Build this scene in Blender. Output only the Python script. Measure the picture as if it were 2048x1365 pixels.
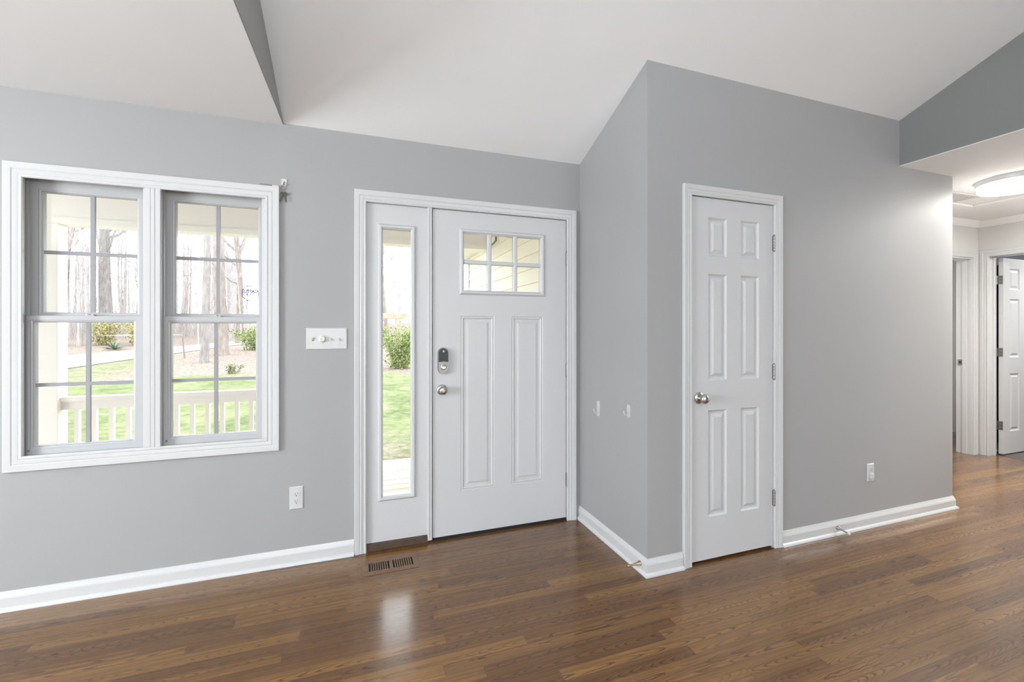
import bpy, math, random
from mathutils import Vector, Matrix, noise

for o in list(bpy.data.objects):
    bpy.data.objects.remove(o, do_unlink=True)
S = bpy.context.scene
COL = S.collection
PI = math.pi

# ------------------------------------------------------------------ camera
H = 1.32
cam_d = bpy.data.cameras.new('camera')
cam_d.sensor_width = 36.0
cam_d.lens = 880.0 / 2048.0 * 36.0
cam_d.shift_y = -(682.5 - 658.0) / 2048.0
cam_d.clip_start = 0.05
cam_d.clip_end = 400
cam = bpy.data.objects.new('camera', cam_d)
COL.objects.link(cam)
cam.location = (0, 0, H)
cam.rotation_euler = (math.radians(90), 0, math.radians(-19.43))
S.camera = cam

# ------------------------------------------------------------------ view, sky, big lights
S.view_settings.view_transform = 'Standard'
S.view_settings.look = 'None'
S.view_settings.gamma = 1.0
S.view_settings.use_curve_mapping = False
S.view_settings.exposure = 0.0

SKY = 7.0
W = bpy.data.worlds.new('overcast_sky')
S.world = W
W.use_nodes = True
bg = W.node_tree.nodes['Background']
bg.inputs['Color'].default_value = (0.93, 0.96, 1.0, 1)
bg.inputs['Strength'].default_value = SKY


def area(name, loc, rot, sx, sy, power, color=(1, 1, 1), spread=180):
    d = bpy.data.lights.new(name, 'AREA')
    d.shape = 'RECTANGLE'
    d.size, d.size_y = sx, sy
    d.energy = power
    d.color = color
    d.spread = math.radians(spread)
    o = bpy.data.objects.new(name, d)
    COL.objects.link(o)
    o.location = loc
    o.rotation_euler = rot
    return o


# added fill lights behind and beside the camera, standing in for window daylight
area('fill_back', (-.62, -4.45, 1.45), (PI / 2 + .75, 0, PI), 1.5, 1.5, 560, (0.90, 0.955, 1.0))
area('fill_back', (2.5, -4.45, 1.45), (PI / 2 + .75, 0, PI), 1.5, 1.5, 25, (0.90, 0.955, 1.0))
area('fill_left', (-4.35, 0.2, 1.45), (PI / 2 + .3, 0, -PI / 2), 1.7, 1.5, 270, (0.90, 0.955, 1.0))
# added upward fill lights behind the camera, put in to brighten the ceilings
area('ceiling_fill', (-0.3, -0.7, 1.75), (PI, 0, 0), .6, .6, 90, (0.85, 0.945, 1.0))
area('ceiling_fill', (-2.2, -0.3, 1.25), (PI, 0, 0), .6, .6, 29, (0.85, 0.945, 1.0))

# ------------------------------------------------------------------ helpers
WL = {}          # world position of every root


class MB:
    def __init__(s):
        s.v = []
        s.f = []

    def add(s, vs, fs):
        n = len(s.v)
        s.v += [tuple(p) for p in vs]
        s.f += [tuple(i + n for i in f) for f in fs]
        return s

    def box(s, x0, x1, y0, y1, z0, z1):
        return s.add([(x0, y0, z0), (x1, y0, z0), (x1, y1, z0), (x0, y1, z0),
                      (x0, y0, z1), (x1, y0, z1), (x1, y1, z1), (x0, y1, z1)],
                     [(0, 3, 2, 1), (4, 5, 6, 7), (0, 1, 5, 4), (1, 2, 6, 5), (2, 3, 7, 6), (3, 0, 4, 7)])

    def hexa(s, p):
        return s.add(p, [(0, 3, 2, 1), (4, 5, 6, 7), (0, 1, 5, 4), (1, 2, 6, 5), (2, 3, 7, 6), (3, 0, 4, 7)])

    def prism(s, poly, fn0, fn1):
        """poly: 2-D outline; fn0 / fn1 map a 2-D point to the two 3-D caps"""
        n = len(poly)
        vs = [fn0(p) for p in poly] + [fn1(p) for p in poly]
        fs = [tuple(range(n - 1, -1, -1)), tuple(range(n, 2 * n))]
        fs += [(i, (i + 1) % n, n + (i + 1) % n, n + i) for i in range(n)]
        return s.add(vs, fs)

    def lathe(s, prof, seg=32, origin=(0, 0, 0), axis='z'):
        """prof: list of (radius, height)"""
        vs = []
        fs = []
        ring = []
        for r, h in prof:
            if r < 1e-6:
                ring.append([len(vs)])
                vs.append((0, 0, h))
            else:
                ring.append(list(range(len(vs), len(vs) + seg)))
                vs += [(r * math.cos(2 * PI * k / seg), r * math.sin(2 * PI * k / seg), h) for k in range(seg)]
        for a, b in zip(ring, ring[1:]):
            for k in range(seg):
                k2 = (k + 1) % seg
                if len(a) == 1 and len(b) == 1:
                    continue
                if len(a) == 1:
                    fs.append((a[0], b[k2], b[k]))
                elif len(b) == 1:
                    fs.append((a[k], a[k2], b[0]))
                else:
                    fs.append((a[k], a[k2], b[k2], b[k]))
        ox, oy, oz = origin
        if axis == 'z':
            vs = [(x + ox, y + oy, z + oz) for x, y, z in vs]
        elif axis == '-y':      # height runs towards -Y
            vs = [(x + ox, -z + oy, y + oz) for x, y, z in vs]
        elif axis == '-x':
            vs = [(-z + ox, -x + oy, y + oz) for x, y, z in vs]
        elif axis == 'x':
            vs = [(z + ox, x + oy, y + oz) for x, y, z in vs]
        return s.add(vs, fs)

    def tube(s, pts, rad, seg=8, cap=True):
        pts = [Vector(p) for p in pts]
        n = len(pts)
        if not hasattr(rad, '__len__'):
            rad = [rad] * n
        vs = []
        fs = []
        u = None
        for i, p in enumerate(pts):
            t = (pts[min(i + 1, n - 1)] - pts[max(i - 1, 0)]).normalized()
            if u is None:
                u = t.orthogonal().normalized()
            else:
                u = (u - t * u.dot(t))
                u = u.normalized() if u.length > 1e-6 else t.orthogonal().normalized()
            w = t.cross(u)
            for k in range(seg):
                a = 2 * PI * k / seg
                vs.append(p + (u * math.cos(a) + w * math.sin(a)) * rad[i])
        for i in range(n - 1):
            for k in range(seg):
                k2 = (k + 1) % seg
                fs.append((i * seg + k, i * seg + k2, (i + 1) * seg + k2, (i + 1) * seg + k))
        if cap:
            fs.append(tuple(range(seg - 1, -1, -1)))
            fs.append(tuple(range((n - 1) * seg, n * seg)))
        return s.add(vs, fs)

    def map(s, fn):
        s.v = [tuple(fn(*p)) for p in s.v]
        return s


def rect_frame(mb, x0, x1, z0, z1, prof, y, closed=True):
    """mitred moulding round a rectangle in a wall that faces -Y.
    prof: (u outward from the inner edge, v out of the wall)"""
    rows = []
    for u, v in prof:
        zb = z0 - u if closed else z0
        rows.append([(x0 - u, y - v, zb), (x0 - u, y - v, z1 + u), (x1 + u, y - v, z1 + u), (x1 + u, y - v, zb)])
    n = len(prof)
    vs = [p for r in rows for p in r]
    fs = []
    for i in range(n - 1):
        for c in range(4 if closed else 3):
            c2 = (c + 1) % 4
            fs.append((i * 4 + c, i * 4 + c2, (i + 1) * 4 + c2, (i + 1) * 4 + c))
    if not closed:
        fs.append(tuple(i * 4 for i in range(n)))
        fs.append(tuple(i * 4 + 3 for i in range(n - 1, -1, -1)))
    mb.add(vs, fs)
    return mb


def sweep_plan(mb, path, prof):
    """profile (v out of the wall, z) along a plan path, room on the right"""
    n = len(path)
    rows = []
    for i, p in enumerate(path):
        p = Vector(p)
        d0 = (p - Vector(path[i - 1])).normalized() if i > 0 else None
        d1 = (Vector(path[i + 1]) - p).normalized() if i < n - 1 else None
        d0 = d0 or d1
        d1 = d1 or d0
        n0 = Vector((d0.y, -d0.x))
        n1 = Vector((d1.y, -d1.x))
        m = (n0 + n1)
        m = m / m.dot(n0)
        rows.append([(p.x + m.x * v, p.y + m.y * v, z) for v, z in prof])
    k = len(prof)
    vs = [q for r in rows for q in r]
    fs = []
    for i in range(n - 1):
        for j in range(k - 1):
            fs.append((i * k + j, i * k + j + 1, (i + 1) * k + j + 1, (i + 1) * k + j))
    fs.append(tuple(range(k)))
    fs.append(tuple(range((n - 1) * k + k - 1, (n - 1) * k - 1, -1)))
    mb.add(vs, fs)
    return mb


def panel_face(mb, x0, x1, z0, z1, panels, prof, y, t, holes=()):
    """door slab: front at y (facing -Y), back at y+t, recessed panels, open holes"""
    eps = 1e-6
    xs = sorted({x0, x1} | {p[0] for p in panels} | {p[1] for p in panels} | {h[0] for h in holes} | {h[1] for h in holes})
    zs = sorted({z0, z1} | {p[2] for p in panels} | {p[3] for p in panels} | {h[2] for h in holes} | {h[3] for h in holes})

    def inside(cx, cz, rs):
        return any(r[0] - eps < cx < r[1] + eps and r[2] - eps < cz < r[3] + eps for r in rs)
    idx = {}

    def vid(i, k, yy):
        key = (i, k, yy)
        if key not in idx:
            idx[key] = len(mb.v)
            mb.v.append((xs[i], yy, zs[k]))
        return idx[key]
    for i in range(len(xs) - 1):
        for k in range(len(zs) - 1):
            cx, cz = (xs[i] + xs[i + 1]) / 2, (zs[k] + zs[k + 1]) / 2
            if not inside(cx, cz, holes):
                mb.f.append((vid(i, k, y + t), vid(i, k + 1, y + t), vid(i + 1, k + 1, y + t), vid(i + 1, k, y + t)))
                if not inside(cx, cz, panels):
                    mb.f.append((vid(i, k, y), vid(i + 1, k, y), vid(i + 1, k + 1, y), vid(i, k + 1, y)))
    for a, b, c, d in [(x0, x1, z0, z1)]:
        mb.add([(a, y, c), (b, y, c), (b, y, d), (a, y, d), (a, y + t, c), (b, y + t, c), (b, y + t, d), (a, y + t, d)],
               [(0, 4, 5, 1), (1, 5, 6, 2), (2, 6, 7, 3), (3, 7, 4, 0)])
    for a, b, c, d in holes:
        mb.add([(a, y, c), (b, y, c), (b, y, d), (a, y, d), (a, y + t, c), (b, y + t, c), (b, y + t, d), (a, y + t, d)],
               [(1, 5, 4, 0), (2, 6, 5, 1), (3, 7, 6, 2), (0, 4, 7, 3)])
    for a, b, c, d in panels:
        base = len(mb.v)
        for u, dep in prof:
            mb.v += [(a + u, y + dep, c + u), (b - u, y + dep, c + u), (b - u, y + dep, d - u), (a + u, y + dep, d - u)]
        for i in range(len(prof) - 1):
            for q in range(4):
                q2 = (q + 1) % 4
                mb.f.append((base + i * 4 + q, base + i * 4 + q2, base + (i + 1) * 4 + q2, base + (i + 1) * 4 + q))
        e = base + (len(prof) - 1) * 4
        mb.f.append((e, e + 1, e + 2, e + 3))
    return mb


def link(name, me, parent=None):
    o = bpy.data.objects.new(name, me)
    COL.objects.link(o)
    if parent is not None:
        o.parent = parent
        WL[o.name] = WL.get(parent.name, Vector((0, 0, 0)))
    return o


def obj(name, mb, m, parent=None, smooth=None, bevel=0.0, label=None):
    off = WL.get(parent.name, Vector((0, 0, 0))) if parent is not None else Vector((0, 0, 0))
    me = bpy.data.meshes.new(name)
    vs = [(x - off.x, y - off.y, z - off.z) for x, y, z in mb.v] if off.length else mb.v
    me.from_pydata(vs, [], mb.f)
    me.validate()
    me.materials.append(m)
    if smooth is not None:
        me.polygons.foreach_set('use_smooth', [True] * len(me.polygons))
        me.set_sharp_from_angle(angle=math.radians(smooth))
    me.update()
    o = link(name, me, parent)
    if bevel:
        b = o.modifiers.new('bevel', 'BEVEL')
        b.width = bevel
        b.segments = 2
        b.limit_method = 'ANGLE'
    if label:
        o['label'] = label
    return o


def tag(o, label, cat, group=None, kind=None):
    o['label'] = label
    o['category'] = cat
    if group:
        o['group'] = group
    if kind:
        o['kind'] = kind
    return o


def root(name, loc, label, cat, group=None, kind=None):
    o = bpy.data.objects.new(name, None)
    COL.objects.link(o)
    o.empty_display_size = 0.05
    o.location = loc
    WL[o.name] = Vector(loc)
    return tag(o, label, cat, group, kind)


def struct(name, mb, m, label, cat, **kw):
    return tag(obj(name, mb, m, **kw), label, cat, kind='structure')


# ------------------------------------------------------------------ materials
def mat(name, color, rough=0.5, spec=0.5, metal=0.0, coat=0.0, bump=0.0, bscale=80.0, var=0.0, vscale=3.0, emit=None):
    m = bpy.data.materials.new(name)
    m.use_nodes = True
    nt = m.node_tree
    b = nt.nodes['Principled BSDF']
    b.inputs['Base Color'].default_value = (*color, 1)
    b.inputs['Roughness'].default_value = rough
    b.inputs['Specular IOR Level'].default_value = spec
    b.inputs['Metallic'].default_value = metal
    b.inputs['Coat Weight'].default_value = coat
    if emit:
        b.inputs['Emission Color'].default_value = (*emit[0], 1)
        b.inputs['Emission Strength'].default_value = emit[1]
    geo = nt.nodes.new('ShaderNodeNewGeometry')
    if var:
        n = nt.nodes.new('ShaderNodeTexNoise')
        n.inputs['Scale'].default_value = vscale
        n.inputs['Detail'].default_value = 4
        nt.links.new(geo.outputs['Position'], n.inputs['Vector'])
        r = nt.nodes.new('ShaderNodeMapRange')
        r.inputs['From Min'].default_value = 0.3
        r.inputs['From Max'].default_value = 0.7
        r.inputs['To Min'].default_value = 1 - var
        r.inputs['To Max'].default_value = 1 + var
        nt.links.new(n.outputs['Fac'], r.inputs['Value'])
        mx = nt.nodes.new('ShaderNodeVectorMath')
        mx.operation = 'SCALE'
        mx.inputs[0].default_value = color
        nt.links.new(r.outputs['Result'], mx.inputs['Scale'])
        nt.links.new(mx.outputs['Vector'], b.inputs['Base Color'])
    if bump:
        n = nt.nodes.new('ShaderNodeTexNoise')
        n.inputs['Scale'].default_value = bscale
        n.inputs['Detail'].default_value = 3
        nt.links.new(geo.outputs['Position'], n.inputs['Vector'])
        bp = nt.nodes.new('ShaderNodeBump')
        bp.inputs['Strength'].default_value = bump
        bp.inputs['Distance'].default_value = 0.002
        nt.links.new(n.outputs['Fac'], bp.inputs['Height'])
        nt.links.new(bp.outputs['Normal'], b.inputs['Normal'])
    return m


class NT:
    """small node-graph writer"""

    def __init__(s, name):
        s.m = bpy.data.materials.new(name)
        s.m.use_nodes = True
        s.nt = s.m.node_tree
        s.b = s.nt.nodes['Principled BSDF']

    def set(s, sock, v):
        if isinstance(v, bpy.types.NodeSocket):
            s.nt.links.new(v, sock)
        else:
            sock.default_value = v

    def n(s, t, props=None, out=0, **ins):
        nd = s.nt.nodes.new('ShaderNode' + t)
        for k, v in (props or {}).items():
            setattr(nd, k, v)
        for k, v in ins.items():
            k = int(k[1:]) if k[0] == '_' else k.replace('__', ' ')
            s.set(nd.inputs[k], v)
        return nd.outputs[out]

    def math(s, op, a, b=0.0, c=0.0):
        return s.n('Math', {'operation': op}, _0=a, _1=b, _2=c)

    def mix(s, fac, a, b, blend='MIX'):
        nd = s.nt.nodes.new('ShaderNodeMix')
        nd.data_type = 'RGBA'
        nd.blend_type = blend
        s.set(nd.inputs[0], fac)
        s.set(nd.inputs[6], a)
        s.set(nd.inputs[7], b)
        return nd.outputs[2]

    def ramp(s, fac, stops):
        nd = s.nt.nodes.new('ShaderNodeValToRGB')
        e = nd.color_ramp.elements
        while len(e) < len(stops):
            e.new(0.5)
        for el, (p, c) in zip(e, stops):
            el.position = p
            el.color = (*c, 1)
        s.set(nd.inputs[0], fac)
        return nd.outputs[0]

    def rng(s, v, a, b, c, d):
        return s.n('MapRange', None, Value=v, From__Min=a, From__Max=b, To__Min=c, To__Max=d)


def oak_floor():
    g = NT('stained_oak_boards')
    pos = g.n('NewGeometry')
    sx = g.nt.nodes.new('ShaderNodeSeparateXYZ')
    g.set(sx.inputs[0], pos)
    x, y = sx.outputs[0], sx.outputs[1]
    w = 0.0572
    rowf = g.math('DIVIDE', y, w)
    row = g.math('FLOOR', rowf)
    fy = g.math('FRACT', rowf)
    rr = g.nt.nodes.new('ShaderNodeTexWhiteNoise')
    rr.noise_dimensions = '1D'
    g.set(rr.inputs['W'], row)
    rs = g.nt.nodes.new('ShaderNodeSeparateColor')
    g.set(rs.inputs[0], rr.outputs['Color'])
    L = g.math('MULTIPLY_ADD', rs.outputs[0], 0.9, 0.7)
    xo = g.math('DIVIDE', g.math('MULTIPLY_ADD', rs.outputs[1], 9.0, g.math('ADD', x, 20.0)), L)
    colm = g.math('FLOOR', xo)
    fx = g.math('FRACT', xo)
    idv = g.n('CombineXYZ', None, X=row, Y=colm, Z=3.0)
    wn = g.nt.nodes.new('ShaderNodeTexWhiteNoise')
    wn.noise_dimensions = '3D'
    g.set(wn.inputs['Vector'], idv)
    ws = g.nt.nodes.new('ShaderNodeSeparateColor')
    g.set(ws.inputs[0], wn.outputs['Color'])
    r1, r2, r3 = ws.outputs[0], ws.outputs[1], ws.outputs[2]
    # cathedral figure: contour lines of a noise field stretched along the board
    gv = g.n('CombineXYZ', None, X=g.math('MULTIPLY_ADD', r2, 61.0, g.math('MULTIPLY', x, 1.8)),
             Y=g.math('MULTIPLY_ADD', r3, 47.0, g.math('MULTIPLY', y, 11.0)), Z=g.math('MULTIPLY', r1, 31.0))
    n1 = g.n('TexNoise', None, Vector=gv, Scale=1.0, Detail=1.5, Roughness=0.45, Distortion=0.25)
    wob = g.n('TexNoise', None, Vector=g.n('CombineXYZ', None, X=g.math('MULTIPLY', x, 22.0), Y=g.math('MULTIPLY', y, 55.0), Z=r1), Scale=1.0, Detail=2.0)
    sl_ = g.math('MULTIPLY', g.math('SUBTRACT', g.math('FRACT', g.math('MULTIPLY', r1, 7.31)), 0.5), 42.0)
    cen = g.math('SUBTRACT', fy, g.math('MULTIPLY_ADD', r2, 0.7, 0.15))
    quad = g.math('MULTIPLY', g.math('MULTIPLY', cen, cen), 14.0)
    ph = g.math('ADD', g.math('MULTIPLY', sl_, x), quad)
    ph = g.math('ADD', ph, g.math('MULTIPLY', n1, 7.0))
    ph = g.math('ADD', ph, g.math('MULTIPLY', wob, 0.9))
    tri = g.math('PINGPONG', ph, 0.5)                # 0..0.5
    line = g.rng(tri, 0.05, 0.19, 1.0, 0.0)
    figure = g.math('MULTIPLY', line, g.rng(r3, 0.05, 0.55, 0.35, 1.0))
    # fine straight pores
    pv = g.n('CombineXYZ', None, X=g.math('MULTIPLY_ADD', r1, 13.0, g.math('MULTIPLY', x, 9.0)), Y=g.math('MULTIPLY', y, 520.0), Z=r2)
    pores = g.n('TexNoise', None, Vector=pv, Scale=1.0, Detail=3.0, Roughness=0.6)
    pores = g.rng(pores, 0.42, 0.68, 0.0, 1.0)
    sv = g.n('CombineXYZ', None, X=g.math('MULTIPLY_ADD', r3, 19.0, g.math('MULTIPLY', x, 1.6)), Y=g.math('MULTIPLY', y, 85.0), Z=r1)
    streak = g.n('TexNoise', None, Vector=sv, Scale=1.0, Detail=3.0, Roughness=0.55)
    big = g.n('TexNoise', None, Vector=pos, Scale=0.55, Detail=2.0)
    tone = g.math('ADD', g.math('MULTIPLY_ADD', r1, 0.44, 0.12), g.math('MULTIPLY', g.rng(streak, 0.25, 0.75, 0.0, 1.0), 0.36))
    base = g.ramp(tone, [(0.0, (0.085, 0.034, 0.0085)), (0.42, (0.160, 0.071, 0.017)), (0.8, (0.28, 0.142, 0.038)), (1.0, (0.43, 0.255, 0.085))])
    dark = g.mix(1.0, base, (0.24, 0.18, 0.15, 1), 'MULTIPLY')
    c = g.mix(g.math('MULTIPLY', figure, 0.85), base, dark)
    c = g.mix(g.math('MULTIPLY', pores, 0.34), c, dark)
    # seams
    ey = g.math('MINIMUM', fy, g.math('SUBTRACT', 1.0, fy))
    ex = g.math('MULTIPLY', g.math('MINIMUM', fx, g.math('SUBTRACT', 1.0, fx)), L)
    seam = g.math('MAXIMUM', g.rng(ey, 0.006, 0.022, 1.0, 0.0), g.rng(ex, 0.0006, 0.0016, 1.0, 0.0))
    c = g.mix(g.math('MULTIPLY', seam, 0.45), c, (0.022, 0.011, 0.006, 1))
    g.set(g.b.inputs['Base Color'], c)
    g.set(g.b.inputs['Roughness'], g.math('ADD', g.rng(streak, 0.3, 0.7, 0.25, 0.31), g.math('MULTIPLY', figure, 0.06)))
    g.b.inputs['Specular IOR Level'].default_value = 0.12
    g.b.inputs['Coat Weight'].default_value = 0.85
    g.b.inputs['Coat IOR'].default_value = 1.62
    g.b.inputs['Coat Roughness'].default_value = 0.19
    bp = g.nt.nodes.new('ShaderNodeBump')
    bp.inputs['Strength'].default_value = 0.25
    bp.inputs['Distance'].default_value = 0.001
    hgt = g.math('SUBTRACT', g.math('MULTIPLY', big, 0.6), g.math('ADD', seam, g.math('MULTIPLY', pores, 0.12)))
    g.set(bp.inputs['Height'], hgt)
    g.set(g.b.inputs['Normal'], bp.outputs[0])
    return g.m


def glass_mat():
    m = bpy.data.materials.new('window_glass')
    m.use_nodes = True
    nt = m.node_tree
    nt.nodes.remove(nt.nodes['Principled BSDF'])
    out = nt.nodes['Material Output']
    tr = nt.nodes.new('ShaderNodeBsdfTransparent')
    tr.inputs[0].default_value = (0.96, 0.975, 0.97, 1)
    gl = nt.nodes.new('ShaderNodeBsdfGlossy')
    gl.inputs['Roughness'].default_value = 0.02
    fr = nt.nodes.new('ShaderNodeFresnel')
    fr.inputs[0].default_value = 1.45
    mx = nt.nodes.new('ShaderNodeMixShader')
    nt.links.new(fr.outputs[0], mx.inputs[0])
    nt.links.new(tr.outputs[0], mx.inputs[1])
    nt.links.new(gl.outputs[0], mx.inputs[2])
    nt.links.new(mx.outputs[0], out.inputs[0])
    return m


def ground_mat():
    g = NT('lawn_and_leaf_litter')
    pos = g.n('NewGeometry')
    sx = g.nt.nodes.new('ShaderNodeSeparateXYZ')
    g.set(sx.inputs[0], pos)
    x, y = sx.outputs[0], sx.outputs[1]
    n1 = g.n('TexNoise', None, Vector=pos, Scale=1.3, Detail=6.0, Roughness=0.7)
    n2 = g.n('TexNoise', None, Vector=pos, Scale=9.0, Detail=5.0, Roughness=0.75)
    n3 = g.n('TexNoise', None, Vector=pos, Scale=0.35, Detail=3.0)
    grass = g.ramp(g.math('ADD', g.math('MULTIPLY', n1, 0.6), g.math('MULTIPLY', n2, 0.4)),
                   [(0.34, (0.05, 0.068, 0.03)), (0.45, (0.10, 0.125, 0.054)), (0.54, (0.155, 0.165, 0.085)), (0.66, (0.20, 0.185, 0.14))])
    litter = g.ramp(n2, [(0.28, (0.07, 0.05, 0.04)), (0.46, (0.16, 0.125, 0.105)), (0.58, (0.24, 0.20, 0.175)), (0.75, (0.30, 0.27, 0.23))])
    # bare litter beyond the lawn, and worn patches near the deck
    edge = g.math('ADD', y, g.math('MULTIPLY', g.math('SUBTRACT', n3, 0.5), 7.0))
    far = g.rng(edge, 16.6, 17.6, 0.0, 1.0)
    midgrass = g.math('MULTIPLY', g.rng(x, -8.3, -7.2, 1.0, 0.0), g.rng(edge, 23.0, 26.0, 1.0, 0.0))
    far = g.math('MULTIPLY', far, g.math('SUBTRACT', 1.0, g.math('MULTIPLY', midgrass, 0.7)))
    near = g.math('MULTIPLY', g.rng(y, 6.4, 8.2, 1.0, 0.0), g.rng(n1, 0.45, 0.6, 0.0, 0.8))
    fac = g.math('MAXIMUM', far, near)
    c = g.mix(fac, grass, litter)
    g.set(g.b.inputs['Base Color'], c)
    g.b.inputs['Roughness'].default_value = 0.95
    g.b.inputs['Specular IOR Level'].default_value = 0.1
    return g.m


def deck_mat():
    g = NT('weathered_deck_boards')
    pos = g.n('NewGeometry')
    v = g.n('VectorMath', {'operation': 'MULTIPLY'}, _0=pos, _1=(1.5, 40.0, 10.0))
    n = g.n('TexNoise', None, Vector=v, Scale=1.0, Detail=4.0)
    c = g.ramp(n, [(0.3, (0.42, 0.38, 0.34)), (0.7, (0.66, 0.62, 0.57))])
    g.set(g.b.inputs['Base Color'], c)
    g.b.inputs['Roughness'].default_value = 0.8
    return g.m


def bark_mat(name, a, b):
    g = NT(name)
    pos = g.n('NewGeometry')
    v = g.n('VectorMath', {'operation': 'MULTIPLY'}, _0=pos, _1=(9.0, 9.0, 2.0))
    n = g.n('TexNoise', None, Vector=v, Scale=1.0, Detail=5.0, Roughness=0.7)
    g.set(g.b.inputs['Base Color'], g.ramp(n, [(0.3, a), (0.7, b)]))
    g.b.inputs['Roughness'].default_value = 0.95
    g.b.inputs['Specular IOR Level'].default_value = 0.1
    return g.m


M = {}
M['wall'] = mat('grey_wall_paint', (0.352, 0.353, 0.353), 0.52, 0.3, bump=0.06, bscale=220, var=0.012, vscale=1.6)
M['header'] = mat('darker_grey_header', (0.215, 0.216, 0.215), 0.5, 0.35, bump=0.06, bscale=220)  # header wall, darker base colour than the other walls
M['ceil'] = mat('white_ceiling_paint', (0.82, 0.82, 0.82), 0.75, 0.25, bump=0.05, bscale=160, var=0.012, vscale=1.2)
M['trim'] = mat('white_semigloss_trim', (0.585, 0.59, 0.595), 0.28, 0.5)
M['door'] = mat('white_door_paint', (0.565, 0.57, 0.578), 0.36, 0.45, bump=0.03, bscale=120)
M['vinyl'] = mat('backlit_vinyl_sash', (0.46, 0.465, 0.475), 0.35, 0.45)  # white vinyl toned down to grey, its backlit shade put into the colour
M['grid'] = mat('backlit_grid_bars', (0.30, 0.305, 0.315), 0.4, 0.4)  # grid bars darkened further, backlit shade put into their colour
M['plastic'] = mat('white_plastic', (0.575, 0.575, 0.575), 0.3, 0.5)
M['ivory'] = mat('dial_off_white', (0.68, 0.67, 0.62), 0.4, 0.5)
M['nickel'] = mat('satin_nickel', (0.52, 0.50, 0.47), 0.26, 0.5, metal=1.0)
M['steel'] = mat('brushed_hinge_steel', (0.33, 0.32, 0.31), 0.42, 0.5, metal=1.0)
M['bronze'] = mat('aged_brass', (0.42, 0.33, 0.22), 0.4, 0.5, metal=1.0)
M['black'] = mat('black_plastic', (0.015, 0.015, 0.017), 0.3, 0.5)
M['rubber'] = mat('dark_rubber_seal', (0.02, 0.018, 0.017), 0.6, 0.3)
M['slot'] = mat('dark_slot', (0.02, 0.02, 0.02), 0.8, 0.1)
M['sill'] = mat('dark_brown_sill_wood', (0.085, 0.055, 0.038), 0.45, 0.4, var=0.25, vscale=25)
M['vent'] = mat('brown_oak_register', (0.19, 0.115, 0.07), 0.4, 0.4, var=0.2, vscale=30)
M['slate'] = mat('slate_blue_wall_paint', (0.05, 0.06, 0.075), 0.6, 0.3)
M['hallwall'] = mat('pale_hall_paint', (0.64, 0.635, 0.62), 0.6, 0.3)
M['tile'] = mat('grey_floor_tile', (0.11, 0.09, 0.085), 0.5, 0.4, var=0.2, vscale=6)
M['glass'] = glass_mat()
M['floor'] = oak_floor()
M['diff'] = mat('lit_diffuser', (0.9, 0.88, 0.85), 0.4, 0.3, emit=((1.0, 0.955, 0.89), 11.0))
M['porch'] = mat('white_porch_paint', (0.87, 0.83, 0.795), 0.5, 0.3)
M['siding'] = mat('cream_vinyl_siding', (0.86, 0.80, 0.66), 0.5, 0.3)
M['deck'] = deck_mat()
M['ground'] = ground_mat()
M['gravel'] = mat('pale_gravel', (0.25, 0.255, 0.27), 0.9, 0.1, var=0.2, vscale=14)
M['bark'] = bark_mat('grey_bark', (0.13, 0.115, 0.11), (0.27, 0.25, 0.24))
M['bark2'] = bark_mat('brown_grey_bark', (0.13, 0.105, 0.09), (0.27, 0.23, 0.205))
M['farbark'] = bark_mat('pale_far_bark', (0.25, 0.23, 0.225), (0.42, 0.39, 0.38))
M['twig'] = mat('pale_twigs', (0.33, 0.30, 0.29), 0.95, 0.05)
M['leaf'] = mat('spring_green_leaf', (0.17, 0.215, 0.06), 0.7, 0.2, var=0.3, vscale=8)
M['leafy'] = mat('yellow_blossom_leaf', (0.30, 0.275, 0.10), 0.7, 0.2, var=0.25, vscale=6)
M['leafd'] = mat('dull_green_leaf', (0.13, 0.16, 0.07), 0.7, 0.2, var=0.3, vscale=6)
M['yucca'] = mat('grey_green_blade', (0.14, 0.18, 0.13), 0.6, 0.3)
M['oldwood'] = mat('weathered_timber', (0.30, 0.25, 0.19), 0.9, 0.1, var=0.2, vscale=9)
M['ink'] = mat('blue_sticker_ink', (0.08, 0.13, 0.42), 0.5, 0.3)
M['key'] = mat('dark_key_metal', (0.09, 0.088, 0.08), 0.5, 0.4, metal=0.6)
M['galv'] = mat('grey_galvanised', (0.22, 0.20, 0.18), 0.6, 0.4)

# ------------------------------------------------------------------ room shell
D1, D2, X1, X3, XE = 2.735, 1.978, 1.466, 3.539, 4.14
ZC = 2.465                     # eave height of the sloped ceiling
SL = 0.389                     # its slope
ZH = 2.444                     # hall ceiling
XB = -0.385                    # step between the two ceilings
X4, D3 = 6.19, 2.743           # far hall walls


def zs(y):
    return ZC + SL * (D1 - y)


YR = -1.2                      # ridge
ZR = zs(YR)
YB, XL = -4.6, -4.5

struct('floor', MB().box(XL - .1, X4 + 0.11, YB - .1, 3.3, -0.08, 0.0), M['floor'], 'brown stained narrow-board oak floor running through room and hall', 'floor')

# front wall with two openings
WX0, WX1, WZ0, WZ1 = -1.53, -0.455, 0.69, 2.07      # double window
EX0, EX1, EZ1 = 0.035, 1.385, 2.085                 # entry
T = 0.15
b = MB()
b.box(XL, WX0, D1, D1 + T, -0.08, ZC + .02)
b.box(WX0, WX1, D1, D1 + T, -0.08, WZ0)
b.box(WX0, WX1, D1, D1 + T, WZ1, ZC + .02)
b.box(WX1, EX0, D1, D1 + T, -0.08, ZC + .02)
b.box(EX0, EX1, D1, D1 + T, EZ1, ZC + .02)
b.box(EX1, 1.60, D1, D1 + T, -0.08, ZC + .02)
struct('wall_front', b, M['wall'], 'light grey front wall with double window and entry door', 'wall')

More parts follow.
